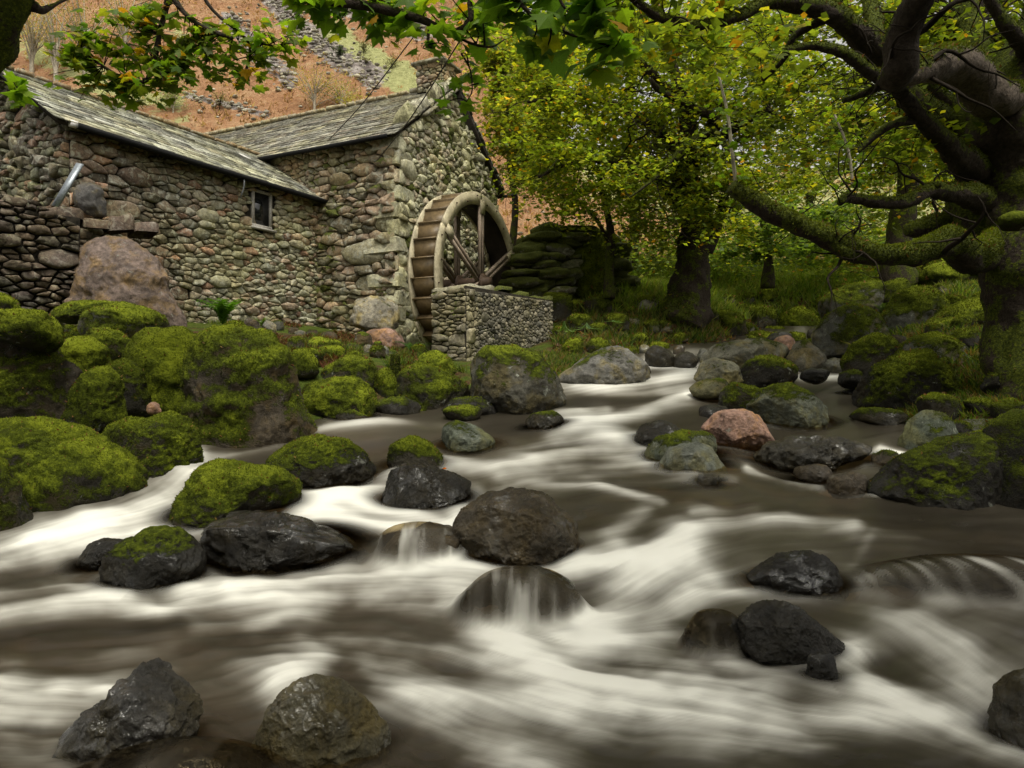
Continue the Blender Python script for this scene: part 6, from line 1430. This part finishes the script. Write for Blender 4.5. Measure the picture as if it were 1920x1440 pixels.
def forest_tree(name, label, trunk, limbs, region, n, Yr, rx, ry, cnt, size, probs, seed, group=None, bright=1.0, hue=None, kind='small', mat='bark'):
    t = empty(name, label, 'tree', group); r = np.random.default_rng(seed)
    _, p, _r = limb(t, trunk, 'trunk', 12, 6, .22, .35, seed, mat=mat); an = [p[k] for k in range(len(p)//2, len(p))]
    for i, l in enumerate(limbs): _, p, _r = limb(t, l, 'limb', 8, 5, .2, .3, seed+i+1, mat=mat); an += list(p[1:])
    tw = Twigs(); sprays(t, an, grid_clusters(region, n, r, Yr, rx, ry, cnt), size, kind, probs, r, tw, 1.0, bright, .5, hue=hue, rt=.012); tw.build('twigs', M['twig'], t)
    return t
forest_tree('slender_tree', 'slender dark stemmed tree beside the ruined mossy wall', [(1142, 560, 18, 13), (1140, 500, 18, 9), (1145, 440, 18, 8), (1135, 380, 18, 6), (1120, 320, 18, 4)], [[(1140, 450, 18, 4), (1110, 400, 17.6, 3), (1080, 380, 17.4, 2)]],
            [(1010, 270), (1200, 270), (1230, 400), (1120, 420), (990, 380)], 14, (17, 19), 60, 36, 260, .13, PG, 201, bright=1.7)
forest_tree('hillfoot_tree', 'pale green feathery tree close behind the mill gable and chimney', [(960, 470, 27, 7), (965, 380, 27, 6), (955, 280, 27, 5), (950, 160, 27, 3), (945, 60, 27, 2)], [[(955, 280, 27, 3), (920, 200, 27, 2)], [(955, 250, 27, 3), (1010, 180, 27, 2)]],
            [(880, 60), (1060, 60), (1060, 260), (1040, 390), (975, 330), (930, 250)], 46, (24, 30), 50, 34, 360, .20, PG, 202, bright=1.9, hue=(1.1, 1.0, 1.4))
forest_tree('far_tree', 'tall thick leaved tree behind the drooping one', [(1180, 560, 30, 12), (1190, 400, 30, 10), (1180, 250, 30, 8), (1180, 60, 30, 5)], [],
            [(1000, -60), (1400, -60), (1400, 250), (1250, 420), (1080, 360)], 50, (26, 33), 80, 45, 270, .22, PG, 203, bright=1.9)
forest_tree('far_tree', 'grey green holly thicket tree below the broken end of the long mossy limb', [(1440, 540, 24, 12), (1440, 470, 24, 9), (1430, 400, 24, 7)], [],
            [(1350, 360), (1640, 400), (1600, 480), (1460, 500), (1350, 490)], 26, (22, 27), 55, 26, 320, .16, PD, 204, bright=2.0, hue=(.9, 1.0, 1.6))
forest_tree('far_tree', 'stout far tree whose trunk foot shows under the mossy limb', [(1690, 540, 17.5, 30), (1688, 500, 17.5, 26), (1695, 440, 17.5, 24), (1700, 330, 17.5, 18), (1690, 200, 17.5, 12)], [[(1700, 500, 17.5, 8), (1730, 480, 17.5, 6)]],
            [(1500, 100), (1850, 180), (1850, 300), (1560, 330)], 20, (16, 20), 80, 40, 300, .13, PG, 205, bright=1.7)
forest_tree('pale_trunk_tree', 'pale pinkish trunked tree leaning behind the short broken limb', [(1680, 470, 21, 9), (1705, 400, 21, 9), (1715, 330, 21, 9), (1728, 260, 21, 7), (1700, 220, 21, 5), (1650, 140, 21, 3)], [[(1712, 330, 21, 6), (1690, 280, 21, 4), (1640, 240, 21, 2)]],
            [(1600, 260), (1840, 260), (1840, 420), (1640, 440)], 20, (20, 24), 55, 30, 100, .2, PY, 206, bright=1.6, mat='bark')
forest_tree('far_tree', 'loose light green tree closing the view right of the drooping tree', [(1520, 540, 31, 9), (1520, 400, 31, 7), (1500, 200, 31, 5)], [],
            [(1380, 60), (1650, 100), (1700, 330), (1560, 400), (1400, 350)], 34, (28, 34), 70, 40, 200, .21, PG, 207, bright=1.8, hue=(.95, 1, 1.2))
forest_tree('far_tree', 'autumn tinted far tree glimpsed between the trunks at the right edge', [(1800, 500, 28, 9), (1800, 400, 28, 7), (1790, 250, 28, 5)], [],
            [(1720, 150), (1950, 150), (1950, 430), (1720, 400)], 24, (25, 30), 60, 36, 120, .26, PY, 208, bright=1.6)

# green undergrowth closing the view at the foot of the hill
ru = np.random.default_rng(606); up = []
for k in range(70):
    px = ru.uniform(1120, 1950); Y = ru.uniform(26, 34); row = 470+ru.normal(0, 22)+(10 if px > 1500 else 0)
    if 1400 < px < 1660 and row > 465: row -= 25
    c = P(px, row, Y); up.append(c+ru.normal(0, 1, (420, 3))*np.array([1.1, .8, .55]))
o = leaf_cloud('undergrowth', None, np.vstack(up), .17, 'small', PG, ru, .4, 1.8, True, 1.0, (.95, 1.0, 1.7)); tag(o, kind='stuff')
# ferny autumn birches and shrubs on the hillside
def hill_at(px, row):
    """where the sight line through (px,row) meets the hillside"""
    ys = np.linspace(34, 185, 600); x = (px-960)/F*ys; z = CAMZ+(720-row)/F*ys; g = G(x, ys); k = np.argmax(g > z)
    return np.array([x[k], ys[k], g[k]]) if (g > z).any() else None
def bush(name, label, px, row, hpx, wpx, col, n, seed, group=None, bare=.5, cat='tree'):
    b = hill_at(px, row)
    if b is None: return
    r = np.random.default_rng(seed); s = b[1]/F; H = hpx*s; W = wpx*s; t = empty(name, label, cat, group)
    tw = Twigs(); pts = []
    V, Fs, _ = tube([b-ZU*.5, b+ZU*H*.25, b+ZU*H*.5+np.array([W*.05, 0, 0])], [H*.03, H*.022, H*.012], 6, 3); mk('trunk', V, Fs, M['palebark'] if bare > .6 else M['twig'], t, smooth=True)
    for k in range(26):
        a = b+ZU*H*r.uniform(.05, .4); e = b+np.array([r.normal(0, .36)*W, r.normal(0, .36)*W, H*r.uniform(.45, 1.0)]); m_ = (a+e)/2+np.array([0, 0, H*.06])
        tw.add([a, m_, e], [H*.010, H*.006, H*.003], 3, 3); m2 = n//26
        q = r.uniform(.35, 1.1, m2)[:, None]; pts.append(a*(1-q)**2+2*m_*q*(1-q)+e*q*q+r.normal(0, .07, (m2, 3))*W)
    tw.build('twigs', M['palebark'] if bare > .6 else M['twig'], t); pts = np.vstack(pts)
    o = leaf_cloud('crown', t, pts, 2.6*s, 'small', [1, 0, 0, 0, 0, 0], r, .3); me = o.data
    c = np.array(col)*r.uniform(.6, 1.4, (len(pts), 1)); c = np.repeat(c, 4, 0); me.attributes['col'].data.foreach_set('color', np.hstack([c, np.ones((len(c), 1))]).astype(np.float32).reshape(-1))
YB = (.36, .28, .10); OB = (.25, .22, .10)
bush('birch_tree', 'thin autumn birch with tawny leaves beyond the roof valley', 590, 212, 95, 85, YB, 1500, 301, bare=.9)
bush('birch_tree', 'pale stemmed birch behind the left end of the wing ridge', 105, 165, 160, 60, OB, 1400, 302, bare=.9)
bush('birch_tree', 'leaning pale birch above the upper left of the wing roof', 60, 140, 150, 90, YB, 2200, 303, bare=.9)
bush('birch_tree', 'wispy tawny birch between the hanging sprays at upper left', 160, 140, 170, 130, OB, 2600, 304, bare=.8)
bush('green_shrub', 'pale green willow shrub behind the middle of the wing ridge', 325, 212, 62, 70, (.22, .25, .10), 1600, 305, bare=.7, cat='shrub')
bush('green_shrub', 'grey green shrub at the ridge left of the pale willow', 250, 215, 40, 110, (.20, .21, .10), 1400, 306, bare=.9, cat='shrub')
bush('thorn_shrub', 'small bare thorn bush on the orange bracken above the ridge', 412, 208, 36, 34, (.17, .15, .08), 420, 307, bare=.3, cat='shrub')
bush('dark_shrub', 'round dark green bush high on the hillside', 638, 112, 26, 18, (.06, .08, .05), 500, 308, bare=.1, cat='shrub')
bush('thorn_shrub', 'faint grey bush right of the round dark one', 682, 102, 22, 20, (.15, .13, .10), 260, 309, bare=.3, cat='shrub')
bush('thorn_shrub', 'brownish bush below the hillside wire line', 735, 130, 20, 30, (.13, .12, .08), 260, 310, bare=.3, cat='shrub')
bush('thorn_shrub', 'low brown bush left of the brownish one', 686, 124, 16, 22, (.13, .11, .08), 200, 314, bare=.3, cat='shrub')
bush('yellow_shrub', 'yellow green rounded bush just over the mill ridge', 665, 218, 38, 56, (.34, .31, .08), 1200, 311, bare=.2, cat='shrub')
bush('birch_tree', 'wide tawny birch left of the yellow bush over the mill ridge', 640, 205, 60, 70, (.27, .25, .12), 1200, 312, bare=.8)
bush('birch_tree', 'tawny birch partly behind the leaves near the top left corner', 235, 110, 150, 110, OB, 2000, 313, bare=.8)
# scree blocks and bracken
r4 = np.random.default_rng(404)
sv = scree.reshape(-1); gv = grassy.reshape(-1); HV = np.stack([HX, HY, HZ], -1).reshape(-1, 3); vis = (hpx.reshape(-1) > -100) & (hpx.reshape(-1) < 1950) & (hrow.reshape(-1) > -60) & (hrow.reshape(-1) < 520)
def pick(w, n): w = np.where(vis, w, 0)*HV[:, 1]; return HV[r4.choice(len(HV), n, p=w/w.sum())]+r4.normal(0, .35, (n, 3))*[1, 1, .1]
def shards(name, pts, szf, col, mat, flat=.6):
    V, Fc = ico(1); n = len(pts); S = szf*r4.uniform(.4, 1.5, n)[:, None, None]
    W = pts[:, None]+V[None]*S*np.array([1, .8, flat])*(1+r4.normal(0, .25, (n, len(V), 1))); Fa = (Fc[None]+(np.arange(n)*len(V))[:, None, None]).reshape(-1, 3)
    c = np.array(col)[r4.integers(len(col), size=n)]*r4.uniform(.6, 1.4, (n, 1)); o = mk(name, W.reshape(-1, 3), Fa, mat, None, np.repeat(c, len(V), 0), 0.0); tag(o, kind='stuff'); return o
shards('scree_blocks', pick(sv**2+.01, 4200), .17, [(.36, .33, .31), (.20, .18, .17), (.38, .36, .33)], M['slate'])
def tufts(name, pts, h, w, cols, mat, blades=3, lean=.5):
    n = len(pts)*blades; p = np.repeat(pts, blades, 0); a = r4.uniform(0, 2*math.pi, n); sd = np.stack([np.cos(a), np.sin(a), 0*a], 1)
    H = h*r4.uniform(.5, 1.5, n)[:, None]; d = np.stack([r4.normal(0, lean, n), r4.normal(0, lean, n), np.ones(n)], 1)
    p = p+r4.normal(0, w*1.5, (n, 3))*[1, 1, 0]
    V = np.stack([p-sd*w-[0, 0, w*.5], p+sd*w-[0, 0, w*.5], p+d*H], 1).reshape(-1, 3); c = np.array(cols)[r4.integers(len(cols), size=len(pts))]; c = np.repeat(c, blades, 0)*r4.uniform(.6, 1.35, (n, 1))
    o = mk(name, V, np.arange(n*3).reshape(-1, 3), mat, None, np.repeat(c, 3, 0)); tag(o, kind='stuff'); return o
tufts('bracken', pick(np.clip(1-sv-gv, 0.02, 1), 26000), .22, .07, [(.39, .22, .12), (.45, .28, .16), (.27, .15, .08), (.50, .36, .22)], M['leaf'], 3, .7)  # bracken tones paled with the same painted haze as the hillside
# grass and ground plants on the banks
def bank_pts(n, region, Yr):
    out = []
    while len(out) < n:
        y = np.exp(r4.uniform(math.log(Yr[0]), math.log(Yr[1]), 4000)); u = r4.uniform(-.78, .78, 4000); x = u*y; z = G(x, y)
        px, row = 960+F*x/y, 720-F*(z-CAMZ)/y; m = region(px, row, y)
        for p in np.stack([x, y, z], 1)[m]: out.append(p)
    return np.array(out[:n])
GC = [(.09, .14, .02), (.14, .19, .03), (.20, .21, .05), (.06, .10, .02)]
tufts('grass', bank_pts(16000, lambda px, row, y: (px > 1040) & (fbm(np.stack([px*.012, row*.03, 0*px], -1), 2, 4) > -.25) & ((row < 655) & ((px > redge(row)+10) | (px < ledge(row)-20))), (11, 34)), .16, .022, GC+[(.22, .15, .06)], M['leaf'], 3, .6)
tufts('grass', bank_pts(5000, lambda px, row, y: (px < 880) & (px > 80) & (row > 600) & (row < 700) & (fbm(np.stack([px*.02, row*.05, 0*px], -1), 2, 14) > 0), (8, 17)), .09, .012, GC, M['leaf'], 3, .6)
tufts('grass', bank_pts(15000, lambda px, row, y: (px > 1100) & (row < 600), (18, 34)), .26, .035, [(.15, .22, .03), (.21, .28, .04), (.27, .28, .07)], M['leaf'], 3, .6)
tufts('grass', bank_pts(9000, lambda px, row, y: ((px > 960) & (px < ledge(row)+10) & (row < 735)) | ((px > redge(row)) & (row < 800)), (7, 13)), .08, .014, GC+[(.22, .13, .05)], M['leaf'], 3, .7)
tufts('leaf_litter', bank_pts(4000, lambda px, row, y: (px > redge(row)) & (row < 820), (6, 13)), .035, .03, [(.16, .08, .035), (.22, .12, .05), (.09, .05, .025)], M['leaf'], 1, 1.6)
tufts('red_moss', bank_pts(5000, lambda px, row, y: (px < 780) & (px > 470) & (row > 590) & (row < 700) & (fbm(np.stack([px*.02, row*.05, 0*px], -1), 2, 24) > -.1), (9, 17)), .06, .02, [(.13, .05, .02), (.18, .08, .03), (.09, .04, .02), (.10, .11, .02)], M['moss'], 3, .9)
tufts('leaf_litter', bank_pts(9000, lambda px, row, y: (px > 1040) & (row < 660) & (px < 1500), (13, 30)), .05, .05, [(.16, .08, .035), (.22, .12, .05), (.09, .05, .025)], M['leaf'], 1, 1.6)
tufts('bracken_fringe', bank_pts(5000, lambda px, row, y: ((px > 1600) & (row < 520)) | ((px > 920) & (px < 1130) & (row < 560) & (y > 22)), (18, 34)), .35, .05, [(.30, .14, .06), (.36, .2, .08), (.2, .09, .04), (.14, .15, .04)], M['leaf'], 3, .7)

def fern(label, px, row, Y, n, L, seed, col=(.07, .15, .02), name='fern', spread=1.0, strap=False, up=1.0):
    r = np.random.default_rng(seed); b = P(px, row, Y); t = empty(name, label, 'fern')
    for k in range(n):
        a = r.uniform(0, 2*math.pi); l = L*r.uniform(.7, 1.15); m = MB(); N_ = 13; out = np.array([math.cos(a), math.sin(a)*.7-.15, 0])*spread
        p = [b+out*l*s*(.25+.55*s)+ZU*l*(up*s*(1-.45*s*s)) for s in np.linspace(0, 1, N_)]
        sd = np.cross(out/np.linalg.norm(out), ZU); V = []; 
        for i in range(N_-1):
            s = i/(N_-1); w = l*.16*math.sin(math.pi*min(1, .18+.82*s))*(1-.3*s) if not strap else l*.075*math.sin(math.pi*(.12+.8*s))
            d = p[i+1]-p[i]
            if strap:
                w2 = l*.075*math.sin(math.pi*(.12+.8*(i+1)/(N_-1))); V = [p[i]-sd*w-ZU*w*.2, p[i], p[i]+sd*w-ZU*w*.2, p[i+1]+sd*w2-ZU*w2*.2, p[i+1], p[i+1]-sd*w2-ZU*w2*.2]
                m.add(V, [(0, 1, 4, 5), (1, 2, 3, 4)], np.array(col)*r.uniform(.8, 1.2))
            else:
                for sg in (-1, 1):
                    e = p[i]+sd*sg*w+d*.9-ZU*w*.25; m.add([p[i]+d*.05, p[i]+d*.75, e], [(0, 1, 2)], np.array(col)*r.uniform(.7, 1.3))
        m.build('frond', M['leaf'], t)
    return t
fern('bright green fern clump at the foot of the wing wall', 418, 608, 9.6, 44, .52, 1, (.09, .19, .02), up=1.0, spread=.85)
fern('low green fern right of the fern clump by the wing wall', 490, 612, 12.5, 12, .25, 2, (.10, .17, .02))
fern('arching fern under the wheel beside the pit wall', 775, 668, 13.2, 14, .5, 3, (.06, .13, .03), up=.9)
fern('hanging strap leaved fern below the right end of the pit wall', 1058, 602, 14.4, 5, .55, 4, (.20, .30, .12), strap=True, up=-.75, spread=.6)
fern('pale strap leaved fern on the bank beside the pit wall end', 1100, 605, 14.6, 8, .45, 5, (.17, .26, .11), strap=True, up=-.5, spread=.8)
fern('small pale fern above the far left bank stones', 1150, 600, 15.2, 8, .38, 6, (.13, .22, .08), strap=True, up=-.2, spread=.9)
fern('dark fern in the shade right of the pit wall', 1085, 650, 14.2, 10, .35, 7, (.04, .09, .02))
fern('golden green fern between boulders on the right shore', 1600, 655, 11.6, 9, .28, 8, (.22, .2, .05), up=.7)
fern('green fern beside the sheer faced boulder on the right', 1652, 585, 14.8, 9, .4, 9, (.08, .12, .03), up=.8)
# saplings with pale stems
for (lab, pts_) in (('thin pale stem rising from the broken end of the mossy limb', [(1380, 345, 6.9, 4), (1372, 280, 6.8, 3.5), (1365, 220, 6.8, 3), (1352, 160, 6.8, 2.4), (1335, 100, 6.8, 1.8)]), ('thin pale stem right of the broken limb rising through leaves', [(1600, 350, 7.4, 3), (1590, 280, 7.4, 2.5), (1565, 215, 7.4, 2)])):
    t = empty('sapling', lab, 'sapling'); limb(t, pts_, 'stem', 7, 5, .1, 0, 77, mat='palebark')
    r9 = np.random.default_rng(78); p_ = np.array([P(a, b, c) for a, b, c, _ in pts_]); q = p_[r9.integers(len(p_), size=60)]+r9.normal(0, .12, (60, 3)); leaf_parts(t, q, .09, r9, [.3, .2, .3, .1, .08, .02])
# fallen leaves caught on stones
r10 = np.random.default_rng(88)
for i, (px, row, Y, lab) in enumerate([(1530, 826, 6.35, 'orange fallen leaf on the long low wet slab'), (1562, 834, 6.2, 'yellow fallen leaf near the orange one on the wet slab'), (828, 880, 5.25, 'orange fallen leaf on the black wet boulder')]):
    o = bpy.data.objects.new('fallen_leaf', lmesh[5]); COL.objects.link(o); o.location = P(px, row, Y); o.scale = (.06, .06, .06); o.rotation_euler = (.5, .1, i*2.0); o.color = (2.2, .9, .6, 1); tag(o, lab, 'leaf')
